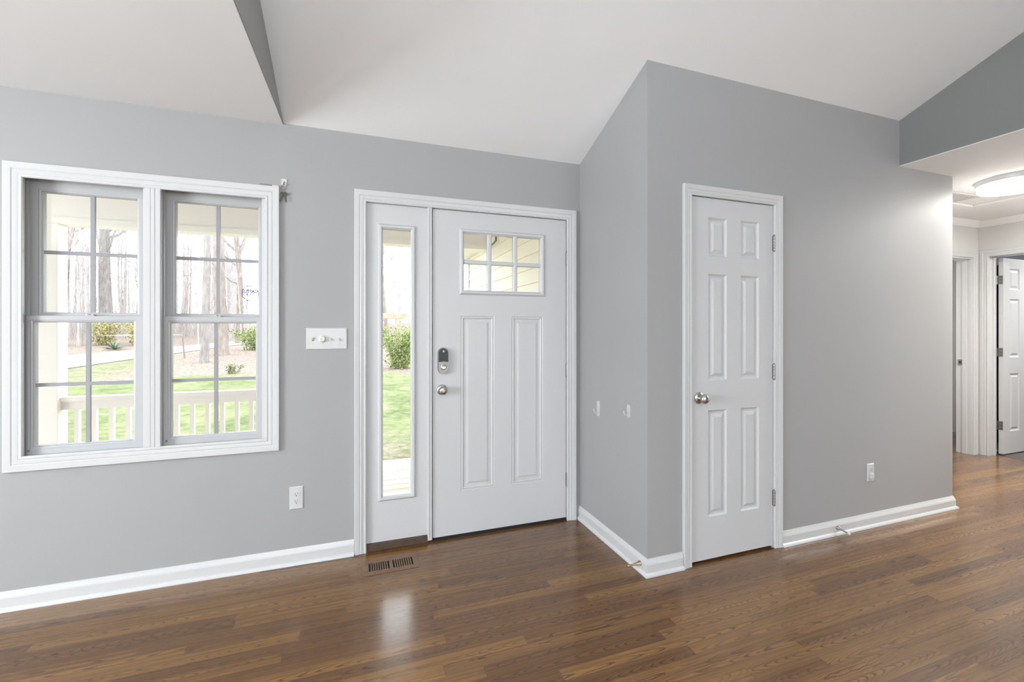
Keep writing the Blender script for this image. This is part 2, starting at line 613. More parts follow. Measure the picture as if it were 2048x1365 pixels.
# side of the closet bump-out
b = MB().prism([(D2 + .1, 0), (D1, 0), (D1, zs(D1) + .02), (D2 + .1, zs(D2 + .1) + .02)], lambda p: (X1, p[0], p[1]), lambda p: (X1 + .1, p[0], p[1]))
struct('wall_side', b, M['wall'], 'narrow grey wall right of the entry door with two white hooks', 'wall')
# closet front
CX0, CX1, CZ1 = 1.738, 2.386, 2.078
b = MB()


def cw(x0, x1, z0, z1=None):
    b.hexa([(x0, D2, z0), (x1, D2, z0), (x1, D2 + .1, z0), (x0, D2 + .1, z0),
            (x0, D2, z1 or zs(D2) + .02), (x1, D2, z1 or zs(D2) + .02), (x1, D2 + .1, z1 or zs(D2 + .1) + .02), (x0, D2 + .1, z1 or zs(D2 + .1) + .02)])


cw(X1, CX0, 0)
cw(CX0, CX1, CZ1)
cw(CX1, X3 + .06, 0)
cw(X3 + .06, XE, 0, ZH + .01)
struct('wall_closet', b, M['wall'], 'grey wall holding the closet door, ending at the hall', 'wall')
struct('wall_closet_end', MB().box(XE - .1, XE, D2 + .1, 2.87, 0, ZH + .01), M['hallwall'], 'end face of the closet wall inside the hall', 'wall')
struct('wall_closet_inside', MB().box(X1 + .1, XE - .1, D1, D1 + .1, 0, ZC + .02), M['wall'], 'back wall inside the closed closet', 'wall')

# header above the hall opening and the wall that continues behind the camera's right
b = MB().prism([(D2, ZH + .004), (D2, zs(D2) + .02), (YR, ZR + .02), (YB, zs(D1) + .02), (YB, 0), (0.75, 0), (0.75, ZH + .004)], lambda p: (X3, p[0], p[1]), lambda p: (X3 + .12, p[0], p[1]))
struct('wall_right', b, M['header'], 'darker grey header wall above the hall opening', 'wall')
struct('wall_left', MB().box(XL - .1, XL, YB, D1 + T, 0, 2.6), M['wall'], 'grey wall at the far left of the room, outside the view', 'wall')
b = MB()
b.box(XL, -1.45, YB - .1, YB, 0, ZC + .02)
b.box(-1.45, .2, YB - .1, YB, 0, .65)
b.box(-1.45, .2, YB - .1, YB, 2.25, ZC + .02)
b.box(.2, 1.7, YB - .1, YB, 0, ZC + .02)
b.box(1.7, 3.3, YB - .1, YB, 0, .65)
b.box(1.7, 3.3, YB - .1, YB, 2.25, ZC + .02)
b.box(3.3, X3 + .12, YB - .1, YB, 0, ZC + .02)
struct('wall_back', b, M['wall'], 'grey wall behind the camera with two windows', 'wall')

# ceilings
th = 0.06
b = MB()
b.hexa([(XB, YR, ZR), (X3 + .12, YR, ZR), (X3 + .12, D1 + T, zs(D1 + T)), (XB, D1 + T, zs(D1 + T)),
        (XB, YR, ZR + th), (X3 + .12, YR, ZR + th), (X3 + .12, D1 + T, zs(D1 + T) + th), (XB, D1 + T, zs(D1 + T) + th)])
b.hexa([(XB, YB - .1, ZC), (X3 + .12, YB - .1, ZC), (X3 + .12, YR, ZR), (XB, YR, ZR),
        (XB, YB - .1, ZC + th), (X3 + .12, YB - .1, ZC + th), (X3 + .12, YR, ZR + th), (XB, YR, ZR + th)])
struct('ceiling', b, M['ceil'], 'white sloped ceiling rising from the entry wall', 'ceiling')


def zl(y):
    return max(2.36, 2.463 - 0.045 * (D1 - y))


b = MB()
b.hexa([(XL - .1, .4, zl(.4)), (XB - .003, .4, zl(.4)), (XB - .003, D1 + T, zl(D1)), (XL - .1, D1 + T, zl(D1)),
        (XL - .1, .4, 2.56), (XB - .003, .4, 2.56), (XB - .003, D1 + T, 2.56), (XL - .1, D1 + T, 2.56)])
b.box(XL - .1, XB - .003, YB - .1, .4, 2.36, 2.56)
struct('ceiling_left', b, M['ceil'], 'low flat white ceiling above the double window', 'ceiling')
b = MB().prism([(D1, zl(D1)), (.4, zl(.4)), (YB - .1, 2.36), (YB - .1, ZC + .03), (YR, ZR + .03), (D1, ZC + .03)],
               lambda p: (XB - .003, p[0], p[1]), lambda p: (XB, p[0], p[1]))
struct('wall_ceiling_step', b, M['wall'], 'grey triangular wall face between the low and the sloped ceiling', 'wall')

# hall
b = MB()
b.box(X3 + .12, X4 + .2, .65, 2.98, ZH, ZH + .06)
b.box(X3, X3 + .12, .75, D2, ZH, ZH + .004)
struct('ceiling_hall', b, M['ceil'], 'white flat ceiling of the hall beyond the header', 'ceiling')
# far hall wall with a doorway (faces the camera)
HX0, HX1, HZ = 5.25, 6.085, 2.06
b = MB()
b.box(XE, HX0, D3, D3 + .12, 0, ZH)
b.box(HX0, HX1, D3, D3 + .12, HZ, ZH)
b.box(HX1, X4 + .12, D3, D3 + .12, 0, ZH)
struct('wall_hall_far', b, M['hallwall'], 'pale hall wall with the open white doorway at its corner', 'wall')
# hall wall that faces left, with the bathroom doorway
BY0, BY1 = 1.90, 2.672
b = MB()
b.box(X4, X4 + .12, BY1, D3, 0, ZH)
b.box(X4, X4 + .12, BY0, BY1, 2.085, ZH)
b.box(X4, X4 + .12, .65, BY0, 0, ZH)
struct('wall_hall_right', b, M['hallwall'], 'pale hall wall holding the doorway with the open panelled door', 'wall')
struct('wall_hall_near', MB().box(X3 + .12, X4, .65, .75, 0, ZH), M['hallwall'], 'pale wall on the near side of the hall', 'wall')
# room behind the far doorway: white walls
b = MB()
b.box(4.6, 7.2, 3.9, 4.0, 0, 2.5)
b.box(4.5, 4.6, D3 + .12, 4.0, 0, 2.5)
b.box(7.2, 7.3, D3 + .12, 4.0, 0, 2.5)
b.box(4.5, 7.3, D3 + .12, 4.0, 2.5, 2.56)
struct('wall_bedroom', b, M['hallwall'], 'white room seen through the doorway at the hall corner', 'wall')
# dark room behind the open door
b = MB()
b.box(X4 + .12, 8.6, D3 + .0, D3 + .1, 0, 2.5)
b.box(8.5, 8.6, 1.2, D3, 0, 2.5)
b.box(X4 + .12, 8.6, 1.1, 1.2, 0, 2.5)
struct('wall_slate_room', b, M['slate'], 'slate blue wall of the room behind the open hall door', 'wall')
struct('ceiling_slate_room', MB().box(X4 + .12, 8.6, 1.1, D3 + .1, 2.5, 2.56), M['ceil'], 'white ceiling of the slate blue room', 'ceiling')
b = MB().box(X4 + .115, 8.6, 1.1, D3, -.08, 0.002)
struct('floor_tile', b, M['tile'], 'dark grey tile floor behind the open hall door', 'floor')
struct('floor_bedroom', MB().box(4.5, 7.3, 3.3, 4.0, -.08, 0.0).box(X4 + .11, 7.3, D3 + .1, 3.3, -.08, 0.0), M['floor'], 'wood floor of the white room off the hall', 'floor')
area('slate_room_lamp', (7.4, 1.9, 2.40), (0, 0, 0),   .3, .3, 52, (1, .98, .96))
area('bedroom_fill', (5.6, 3.75, 1.5), (PI / 2, 0, 0), 1.2, 1.2, 26, (.97, .98, 1))  # added area light to brighten the white room; no window is built

# ------------------------------------------------------------------ mouldings
CAS = [(0, 0), (0, .010), (.004, .013), (.012, .013), (.016, .010), (.020, .0125), (.034, .0145), (.038, .0125), (.042, .0155),
       (.056, .0175), (.062, .0185), (.070, .0185), (.0715, .017), (.0715, 0)]


def casing(sc=1.0):
    return [(u * sc, v) for u, v in CAS]


BASE = [(0, 0.001), (.014, 0.001), (.014, .061), (.0125, .0625), (.0125, .066), (.0105, .069), (.0045, .085), (.003, .089), (0, .089)]
SHOE = [(.012, 0.0005), (.027, 0.0005), (.027, .004), (.0245, .010), (.020, .0155), (.014, .019), (.012, .0195)]


def baseboard(name, path, label):
    o = struct(name, sweep_plan(MB(), path, BASE), M['trim'], label, 'baseboard', smooth=40)
    obj('shoe_molding', sweep_plan(MB(), path, SHOE), M['trim'], o, smooth=50)
    return o


baseboard('baseboard_front', [(XL, D1), (-0.016, D1)], 'white baseboard under the double window')
baseboard('baseboard_side', [(X1, D1), (X1, D2), (1.692, D2)], 'white baseboard wrapping the closet corner')
baseboard('baseboard_closet', [(2.426, D2), (XE, D2), (XE, D3)], 'white baseboard right of the closet door')
baseboard('baseboard_hall', [(X4, 1.83), (X4, .75)], 'white baseboard on the hall wall beside the bathroom doorway')
baseboard('baseboard_bedroom', [(4.6, 3.9), (7.2, 3.9)], 'white baseboard in the white room off the hall')
baseboard('baseboard_slate', [(X4 + .12, D3), (8.5, D3)], 'white baseboard in the slate blue room')

# window casing (both units) with centre mullion
t1 = struct('trim_1', rect_frame(MB(), -1.487, -0.474, .717, 2.036, casing(.97), D1), M['trim'], 'white ridged casing framing the double window', 'window trim', smooth=25)
MUL = [(-1.015, 0), (-1.015, .012), (-.992, .012), (-.990, .010), (-.988, .012), (-.974, .012), (-.971, .009), (-.968, .013), (-.950, .013), (-.947, .010), (-.947, 0)]
obj('mullion', MB().prism(MUL, lambda p: (p[0], D1 - p[1], .717), lambda p: (p[0], D1 - p[1], 2.036)), M['trim'], t1)

# ------------------------------------------------------------------ windows
def sash(parent, name, ox0, ox1, oz0, oz1, g, yf, vx, hz, t=.036):
    gx0, gx1, gz0, gz1 = g
    e = .012
    m = MB()
    y1 = yf + t
    m.box(ox0, gx0 - e, yf, y1, oz0, oz1)
    m.box(gx1 + e, ox1, yf, y1, oz0, oz1)
    m.box(gx0 - e, gx1 + e, yf, y1, oz0, gz0 - e)
    m.box(gx0 - e, gx1 + e, yf, y1, gz1 + e, oz1)
    rect_frame(m, gx0, gx1, gz0, gz1, [(0, -t), (0, -.012), (.003, -.010), (.004, -.004), (e, -.002), (e, 0)], yf)
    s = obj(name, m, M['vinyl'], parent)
    yg = yf + .022
    w = .0085
    mm = MB()
    mm.box(vx - w, vx + w, yg - .005, yg + .009, gz0, gz1)
    mm.box(gx0, gx1, yg - .006, yg + .008, hz - w, hz + w)
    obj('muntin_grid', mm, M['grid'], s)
    obj('glass_pane', MB().box(gx0 - .002, gx1 + .002, yg, yg + .004, gz0 - .002, gz1 + .002), M['glass'], s)
    return s


def window(name, label, x0, x1, sx0, sx1, gl, gu, vx):
    r = root(name, ((x0 + x1) / 2, D1, WZ0), label, 'window', kind='structure')
    m = MB()
    m.box(x0, sx0 - .001, D1 + .002, D1 + T, WZ0, WZ1)
    m.box(sx1 + .001, x1, D1 + .002, D1 + T, WZ0, WZ1)
    m.box(sx0, sx1, D1 + .002, D1 + T, 2.058, WZ1)
    m.box(sx0, sx1, D1 + .002, D1 + T, WZ0, .705)
    # interior stops in front of the sashes
    m.box(sx0 - .001, sx0 + .014, D1 + .002, D1 + .026, .705, 2.058)
    m.box(sx1 - .014, sx1 + .001, D1 + .002, D1 + .026, .705, 2.058)
    m.box(sx0, sx1, D1 + .002, D1 + .026, 2.044, 2.058)
    m.box(sx0, sx1, D1 + .002, D1 + .026, .705, .713)
    # parting ledge at the head of the upper sash
    m.box(sx0, sx0 + .008, D1 + .062, D1 + .069, 1.384, 2.058)
    obj('window_frame', m, M['trim'], r)
    lo = sash(r, 'lower_sash', sx0 + .002, sx1 - .002, .708, 1.384, gl, D1 + .029, vx, 1.046)
    up = sash(r, 'upper_sash', sx0 + .009, sx1 - .002, 1.362, 2.057, gu, D1 + .07, vx, 1.70)
    k = MB()
    k.box(vx - .028, vx + .028, D1 + .035, D1 + .062, 1.384, 1.388)
    k.lathe([(0.011, 0), (.011, .006), (0, .007)], 16, (vx, D1 + .048, 1.388))
    k.box(vx - .004, vx + .022, D1 + .044, D1 + .052, 1.388, 1.394)
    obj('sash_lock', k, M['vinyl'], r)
    cxl = gl[0] + (-.01)
    obj('tilt_latch', MB().box(cxl - .012, cxl - .004, D1 + .0265, D1 + .03, .728, .738), M['galv'], r)
    return r, lo, up


w1, w1l, w1u = window('window_1', 'left white double-hung window of the pair', WX0, -.985, -1.513, -1.012,
                      (-1.468, -1.080, .752, 1.351), (-1.458, -1.080, 1.402, 1.994), -1.268)
w2, w2l, w2u = window('window_2', 'right white double-hung window of the pair with a security sticker', -.985, WX1, -.966, -.478,
                      (-.918, -.529, .752, 1.349), (-.911, -.524, 1.402, 1.998), -.720)
# octagonal security sticker on the outside of the right upper pane, read backwards from inside
sy = D1 + .07 + .022 + .0045
sx_, sz_ = -.567, 1.520
stk = MB()
oct_o = [(.045 * math.cos(PI / 8 + k * PI / 4), .047 * math.sin(PI / 8 + k * PI / 4)) for k in range(8)]
oct_i = [(p[0] * .915, p[1] * .915) for p in oct_o]
vs = [(sx_ + p[0], sy + .0002, sz_ + p[1]) for p in oct_o + oct_i] + [(sx_ + p[0], sy + .0006, sz_ + p[1]) for p in oct_o + oct_i]
fs = []
for k in range(8):
    k2 = (k + 1) % 8
    fs += [(k, k2, 8 + k2, 8 + k), (16 + k, 24 + k, 24 + k2, 16 + k2), (k, 16 + k, 16 + k2, k2), (8 + k, 8 + k2, 24 + k2, 24 + k)]
stk.add(vs, fs)
sticker = tag(obj('window_sticker', stk, M['ink']), 'octagonal blue security sticker on the upper right window pane, lettering reversed', 'sticker')


def text_mesh(name, s, size, loc, rot, m, parent, bold=0.0, width=None):
    c = bpy.data.curves.new(name, 'FONT')
    c.body = s
    c.size = size
    c.align_x = 'CENTER'
    c.align_y = 'CENTER'
    c.extrude = .0002
    c.offset = bold
    o = bpy.data.objects.new(name, c)
    COL.objects.link(o)
    bpy.context.view_layer.update()
    me = bpy.data.meshes.new_from_object(o.evaluated_get(bpy.context.evaluated_depsgraph_get()))
    bpy.data.objects.remove(o)
    bpy.data.curves.remove(c)
    if width:
        ext = max(v.co.x for v in me.vertices) - min(v.co.x for v in me.vertices)
        for v in me.vertices:
            v.co.x *= width / ext
    me.materials.clear()
    me.materials.append(m)
    R = Matrix.Translation(loc) @ Matrix.Rotation(rot[2], 4, 'Z') @ Matrix.Rotation(rot[0], 4, 'X')
    me.transform(R)
    o = bpy.data.objects.new(name, me)
    COL.objects.link(o)
    o.parent = parent
    return o


for tname, s_, sz, dz, bd, wd in (('large_lettering', 'CASTLE', .024, .011, .0014, .076), ('small_lettering', 'HOME SECURITY', .010, -.005, .0006, .074),
                                  ('small_lettering', 'HOME SECURITY', .007, -.0125, 0.0, .058)):
    if dz == -.0125:          # the finer third line is an unreadable row of strokes
        ln = MB()
        for q in range(13):
            x_ = sx_ - .027 + q * .0045
            ln.box(x_ - .0014, x_ + .0014, sy + .0002, sy + .0006, sz_ - .0150, sz_ - .0120)
        obj('fine_print_row', ln, M['ink'], sticker)
        continue
    text_mesh(tname, s_, sz, (sx_, sy + .0004, sz_ + dz), (PI / 2, 0, PI), M['ink'], sticker, bd, wd)

# ------------------------------------------------------------------ entry frame, sidelight, front door
e = root('trim_2', ((EX0 + EX1) / 2, D1, 0), 'white casing and frame around the front door and sidelight', 'door trim', kind='structure')
obj('casing', rect_frame(MB(), .053, 1.3635, 0.0, 2.069, casing(.94), D1, False), M['trim'], e, smooth=25)
m = MB()
m.box(EX0, .050, D1, D1 + T, 0, EZ1)
m.box(1.366, EX1, D1, D1 + T, 0, EZ1)
m.box(.050, 1.366, D1, D1 + T, 2.0695, EZ1)
m.box(.4385, .4395, D1 + .02, D1 + T, 0, 2.0695)
obj('jamb', m, M['trim'], e)
m = MB()
m.box(.412, .4395, D1 - .006, D1 + .06, 0.012, 2.0695)
m.box(.4135, .424, D1 - .009, D1 - .005, 0.03, 2.069)
obj('mullion_post', m, M['trim'], e, bevel=.002)
m = MB()
m.box(.4395, 1.366, D1 + .002, D1 + T, 0, .010)
obj('threshold', m, M['rubber'], e)
m = MB().box(.053, .413, D1 - .004, D1 + T, 0, .043)
obj('sill_board', m, M['sill'], e, bevel=.002)

sd = root('window_3', (.232, D1, .043), 'tall narrow sidelight window left of the front door', 'window', kind='structure')
panel_face(m := MB(), .0515, .4125, .0445, 2.068, [], [], D1 + .010, .045, [(.137, .323, .303, 1.934)])
obj('side_panel', m, M['door'], sd)
RING = [(0, -.030), (0, .002), (.004, .004), (.009, .0115), (.019, .0125), (.025, .008), (.029, .002), (.029, -.003)]
obj('glazing_frame', rect_frame(MB(), .147, .312, .315, 1.921, RING, D1 + .010), M['door'], sd, smooth=30)
obj('glass_pane', MB().box(.140, .319, D1 + .032, D1 + .036, .306, 1.931), M['glass'], sd)

fd = root('door_1', (.447, D1, .02), 'white front door with six-lite window and dark keypad lock', 'door', kind='structure')
FP = [(0, 0), (.004, .0035), (.009, .0005), (.014, .0005), (.019, .006), (.036, .006), (.050, .0022), (.054, .0022)]
m = MB()
panel_face(m, .4455, 1.3605, .019, 2.066, [(.622, .844, .292, 1.401), (.965, 1.187, .292, 1.401)], FP, D1 + .006, .045, [(.627, 1.184, 1.553, 1.941)])
obj('door_slab', m, M['door'], fd)
obj('glazing_frame', rect_frame(MB(), .642, 1.170, 1.566, 1.928, RING, D1 + .006), M['door'], fd, smooth=30)
m = MB()
MP = [(-.0135, 0), (-.0135, .006), (-.008, .011), (.008, .011), (.0135, .006), (.0135, 0)]
for xc in (.811, .990):
    m.prism(MP, lambda p: (xc + p[0], D1 + .012 - p[1], 1.566), lambda p: (xc + p[0], D1 + .012 - p[1], 1.928))
m.prism(MP, lambda p: (.642, D1 + .0125 - p[1], 1.746 - p[0]), lambda p: (1.170, D1 + .0125 - p[1], 1.746 - p[0]))
m.box(.642, 1.17, D1 + .012, D1 + .04, 1.735, 1.757)
for xc in (.811, .990):
    m.box(xc - .011, xc + .011, D1 + .012, D1 + .04, 1.566, 1.928)
obj('muntin_grid', m, M['door'], fd)
obj('glass_pane', MB().box(.630, 1.181, D1 + .025, D1 + .029, 1.556, 1.938), M['glass'], fd)
obj('door_sweep', MB().box(.4455, 1.3605, D1 + .004, D1 + .045, .0105, .0185), M['rubber'], fd)


def stadium(cx, cz, w, h, n=12, z0=None):
    r = w / 2
    pts = []
    for k in range(n + 1):
        a = PI * k / n
        pts.append((cx + r * math.cos(a), cz + h / 2 - r + r * math.sin(a)))
    for k in range(n + 1):
        a = PI + PI * k / n
        pts.append((cx + r * math.cos(a), cz - h / 2 + r + r * math.sin(a)))
    return pts


lk = obj('deadbolt_lock', MB().prism(stadium(.5075, 1.120, .066, .165), lambda p: (p[0], D1 + .006, p[1]), lambda p: (.5075 + (p[0] - .5075) * .93, D1 - .019, 1.12 + (p[1] - 1.12) * .97)),
         M['steel'], fd, smooth=40, label='satin metal lock body')
up = [p for p in stadium(.5075, 1.120, .0605, .158) if p[1] > 1.12]
lo_ = [(.4775, 1.114), (.4955, 1.114), (.4975, 1.117), (.5175, 1.117), (.5195, 1.114), (.5375, 1.114)]
obj('dark_cover', MB().prism(up + lo_, lambda p: (p[0], D1 - .018, p[1]), lambda p: (.5075 + (p[0] - .5075) * .985, D1 - .0215, p[1])), M['black'], lk, label='black upper cover')
obj('indicator_dot', MB().lathe([(0.006, 0), (.006, .002), (.004, .0028), (0, .0028)], 20, (.5075, D1 - .0212, 1.180), '-y'), M['plastic'], lk)
obj('thumb_turn', MB().lathe([(.0185, 0), (.0185, .002), (.0155, .003), (.0155, .006), (.013, .008), (.010, .0075), (0, .0075)], 32, (.5075, D1 - .0185, 1.083), '-y'), M['nickel'], lk, smooth=40)


def knob(name, x, y, z, parent, button=True, s=1.0):
    pr = [(.0, 0), (.033, 0), (.0335, .004), (.030, .008), (.022, .011), (.0135, .014), (.0125, .022), (.016, .027), (.0235, .033), (.027, .041),
          (.0268, .049), (.023, .056), (.0165, .0605), (.009, .0622), (.0085, .061), (0, .061)]
    k = obj(name, MB().lathe([(r * s, h * s) for r, h in pr], 40, (x, y, z), '-y'), M['nickel'], parent, smooth=50)
    if button:
        obj('turn_button', MB().box(x - .007, x + .007, y - .066, y - .060, z - .0025, z + .0025), M['nickel'], k)
    return k


knob('door_knob', .5025, D1 + .006, .938, fd)


def hinge(parent, x, y, z, side, h=.089):
    m = MB()
    n = 5
    for k in range(n):
        z0 = z - h / 2 + k * h / n
        m.lathe([(0, .0004), (.0062, .0004), (.0066, .002), (.0066, h / n - .002), (.0062, h / n - .0004), (0, h / n - .0004)], 14, (x, y, z0))
    m.lathe([(.0055, 0), (.0065, .002), (.004, .006), (0, .007)], 14, (x, y, z + h / 2))
    m.lathe([(0, -.007), (.004, -.006), (.0065, -.002), (.0055, 0)], 14, (x, y, z - h / 2))
    m.box(x - .007, x + .0005, y + .003, y + .010, z - h / 2, z + h / 2)
    return obj('hinge', m, M['steel'], parent, smooth=40)


for z in (1.803, 1.035, .281):
    hinge(fd, 1.3655, D1 - .0035, z, 1)

# ------------------------------------------------------------------ closet door
SIX = [(0, 0), (.003, .003), (.010, .0085), (.016, .0095), (.022, .0095), (.040, .002), (.043, .0018)]


def six_panels(x0, x1, z0, zt, cols, rows):
    return [(a, b_, c, d) for a, b_ in cols for c, d in rows]


t3 = root('trim_3', (2.06, D2, 0), 'white casing and jamb around the closet door', 'door trim', kind='structure')
obj('casing', rect_frame(MB(), 1.7525, 2.3695, 0, 2.064, casing(.80), D2, False), M['trim'], t3, smooth=25)
m = MB()
m.box(CX0, 1.7545, D2 + .001, D2 + .1, 0, CZ1)
m.box(2.3685, CX1, D2 + .001, D2 + .1, 0, CZ1)
m.box(1.7545, 2.3685, D2 + .001, D2 + .1, 2.0665, CZ1)
m.box(1.7545, 1.766, D2 + .05, D2 + .1, 0, 2.0665)
m.box(2.357, 2.3685, D2 + .05, D2 + .1, 0, 2.0665)
m.box(1.766, 2.357, D2 + .05, D2 + .1, 2.055, 2.0665)
obj('jamb', m, M['trim'], t3)
obj('strike_plate', MB().box(1.7548, 1.7566, D2 + .0005, D2 + .02, .905, .962), M['slot'], t3, label='dark latch plate')
cd = root('door_2', (1.757, D2, .015), 'white six-panel closet door with satin knob', 'door', kind='structure')
m = MB()
panel_face(m, 1.7575, 2.3655, .014, 2.0615, six_panels(0, 0, 0, 0, [(1.878, 2.012), (2.117, 2.257)], [(.252, .856), (1.025, 1.631), (1.732, 1.953)]), SIX, D2 + .003, .040)
obj('door_slab', m, M['door'], cd)
knob('door_knob', 1.812, D2 + .003, .931, cd, False, 1.0)
for z in (1.835, 1.062, .302):
    hinge(cd, 2.3685, D2 - .0065, z, 1)

# ------------------------------------------------------------------ hall doorways
t4 = root('trim_4', (5.65, D3, 0), 'white casing and jamb of the doorway in the hall corner', 'door trim', kind='structure')
obj('casing', rect_frame(MB(), HX0 - .006, 6.083, 0, 2.062, casing(1.0), D3, False), M['trim'], t4, smooth=25)
m = MB()
m.box(6.0765, HX1, D3 - .001, D3 + .13, 0, HZ)
m.box(HX0, HX0 + .015, D3 - .001, D3 + .13, 0, HZ)
m.box(HX0 + .015, 6.0765, D3 - .001, D3 + .13, 2.05, HZ)
m.box(6.066, 6.0765, D3 + .04, D3 + .075, 0, 2.05)
obj('jamb', m, M['trim'], t4)
st = obj('strike_plate', MB().box(6.0645, 6.0772, D3 + .078, D3 + .110, .935, .992), M['steel'], t4)
obj('latch_hole', MB().box(6.0638, 6.0648, D3 + .087, D3 + .098, .950, .976), M['slot'], st)


def to_x4(x, y, z):
    """a wall drawn facing -Y, turned to face -X at x = X4"""
    return (X4 + y, -x, z)


t5 = root('trim_5', (X4, 2.3, 0), 'white casing and jamb of the doorway with the open panelled door', 'door trim', kind='structure')
obj('casing', rect_frame(MB(), -2.662, -BY0 - .004, 0, 2.068, casing(.97), 0, False).map(to_x4), M['trim'], t5, smooth=25)
m = MB()
m.box(-BY1, -2.658, -.001, .13, 0, 2.085)
m.box(-BY0 - .014, -BY0, -.001, .13, 0, 2.085)
m.box(-2.658, -BY0 - .014, -.001, .13, 2.07, 2.085)
m.box(-2.658, -2.648, .06, .09, 0, 2.07)
m.box(-2.648, -BY0 - .014, .06, .09, 2.06, 2.07)
obj('jamb', m.map(to_x4), M['trim'], t5)
hx, hy = 6.333, 2.612                     # hinge edge of the open leaf
od = root('door_3', (hx, hy, .012), 'white six-panel door standing open into the slate blue room', 'door', kind='structure')
m = MB()
cols = [(hx + .118, hx + .30), (hx + .41, hx + .592)]
panel_face(m, hx, hx + .71, .014, 2.055, six_panels(0, 0, 0, 0, cols, [(.245, .85), (1.02, 1.63), (1.73, 1.95)]), SIX, hy, .036)
obj('door_slab', m, M['door'], od)
for z in (1.83, 1.075, .31):
    h = MB()
    for k in range(5):
        z0 = z - .045 + k * .018
        h.lathe([(0, .0004), (.0068, .0004), (.0068, .0176), (0, .0176)], 14, (hx - .012, hy + .046, z0))
    h.box(hx - .003, hx - .0002, hy + .002, hy + .040, z - .045, z + .045)
    hg = obj('hinge', h, M['steel'], od, smooth=40)
    sc = MB()
    for zz in (-.03, 0, .03):
        sc.lathe([(.0045, 0), (.0035, .0012), (0, .0012)], 12, (hx - .003, hy + .015, z + zz), '-x')
    obj('screw', sc, M['slot'], hg)

# hall crown, trim frame and return-air grille
CR = [(0, ZH - .06), (.004, ZH - .06), (.007, ZH - .054), (.014, ZH - .043), (.032, ZH - .02), (.043, ZH - .010), (.047, ZH - .003), (.05, ZH), (0, ZH)]
struct('trim_6', sweep_plan(MB(), [(XE, D3), (X4, D3), (X4, .75)][::1], CR), M['ceil'], 'white crown molding round the hall ceiling', 'crown molding', smooth=30)
gr = root('return_air_grille', (4.62, 2.30, ZH), 'white perforated return-air grille on the hall ceiling beside the lamp', 'grille')
m = MB()
x0, x1, y0, y1 = 4.26, 4.955, 2.185, 2.365
for a in ((x0, x1, y0, y0 + .03), (x0, x1, y1 - .03, y1), (x0, x0 + .03, y0 + .03, y1 - .03), (x1 - .03, x1, y0 + .03, y1 - .03)):
    m.box(a[0], a[1], a[2], a[3], ZH - .012, ZH - .0005)
obj('grille_frame', m, M['trim'], gr, bevel=.002)
m = MB()
n_ = 30
for k in range(n_):
    xx = x0 + .03 + (x1 - x0 - .06) * (k + .5) / n_
    m.box(xx - .005, xx + .005, y0 + .03, y1 - .03, ZH - .008, ZH - .002)
for k in range(7):
    yy = y0 + .03 + (y1 - y0 - .06) * (k + .5) / 7
    m.box(x0 + .03, x1 - .03, yy - .004, yy + .004, ZH - .0085, ZH - .0015)
obj('grille_lattice', m, M['trim'], gr)

hf = MB()
hf.box(4.20, 5.363, 2.375, 2.46, ZH - .018, ZH - .0003).box(5.278, 5.363, .95, 2.375, ZH - .018, ZH - .0003)
struct('trim_7', hf, M['ceil'], 'flat white frame board on the hall ceiling beyond the grille', 'ceiling trim', bevel=.002)

# flush ceiling lamp
LX, LY, LR = 4.64, 1.845, .207
lamp = root('ceiling_lamp', (LX, LY, ZH), 'round flush ceiling lamp with glowing white diffuser in the hall', 'lamp')
obj('lamp_base', MB().lathe([(0, 0), (LR + .007, 0), (LR + .007, -.030), (LR + .004, -.036), (0, -.036)], 64, (LX, LY, ZH - .0005)), M['trim'], lamp, smooth=30)
obj('diffuser', MB().lathe([(LR, -.036), (LR, -.066), (LR - .004, -.074), (LR - .012, -.079), (LR * .6, -.088), (0, -.091)], 64, (LX, LY, ZH)), M['diff'], lamp, smooth=40)
obj('trim_ring', MB().lathe([(LR - .001, -.060), (LR + .003, -.060), (LR + .003, -.066), (LR - .001, -.066)], 64, (LX, LY, ZH)), M['nickel'], lamp, smooth=30)
m = MB()
for k in range(3):
    a = 2.3 + k * 2 * PI / 3
    x_, y_ = LX + (LR + .001) * math.cos(a), LY + (LR + .001) * math.sin(a)
    obj('ring_post', MB().tube([(x_, y_, ZH - .034), (x_, y_, ZH - .064)], .0022, 8), M['nickel'], lamp)
pl = bpy.data.lights.new('hall_bulb', 'AREA')
pl.shape = 'DISK'
pl.size = .36
pl.energy = 20
pl.color = (1.0, .98, .95)
plo = bpy.data.objects.new('hall_bulb', pl)
COL.objects.link(plo)
plo.location = (LX, LY, ZH - .094)
# added second lamp, farther along the hall and unseen, for extra hall light
lp2 = root('ceiling_lamp', (5.3, 1.15, ZH), 'added round hall ceiling lamp for extra light, unseen to the right', 'lamp')
obj('lamp_base', MB().lathe([(0, 0), (LR + .006, 0), (LR + .006, -.030), (LR, -.036), (0, -.036)], 48, (5.3, 1.15, ZH - .0005)), M['trim'], lp2, smooth=30)
obj('diffuser', MB().lathe([(LR, -.036), (LR, -.066), (LR - .012, -.079), (LR * .6, -.088), (0, -.091)], 48, (5.3, 1.15, ZH)), M['diff'], lp2, smooth=40)
pl2 = pl.copy()
pl2.energy = 42
plo2 = bpy.data.objects.new('hall_bulb', pl2)
COL.objects.link(plo2)
plo2.location = (5.3, 1.15, ZH - .094)

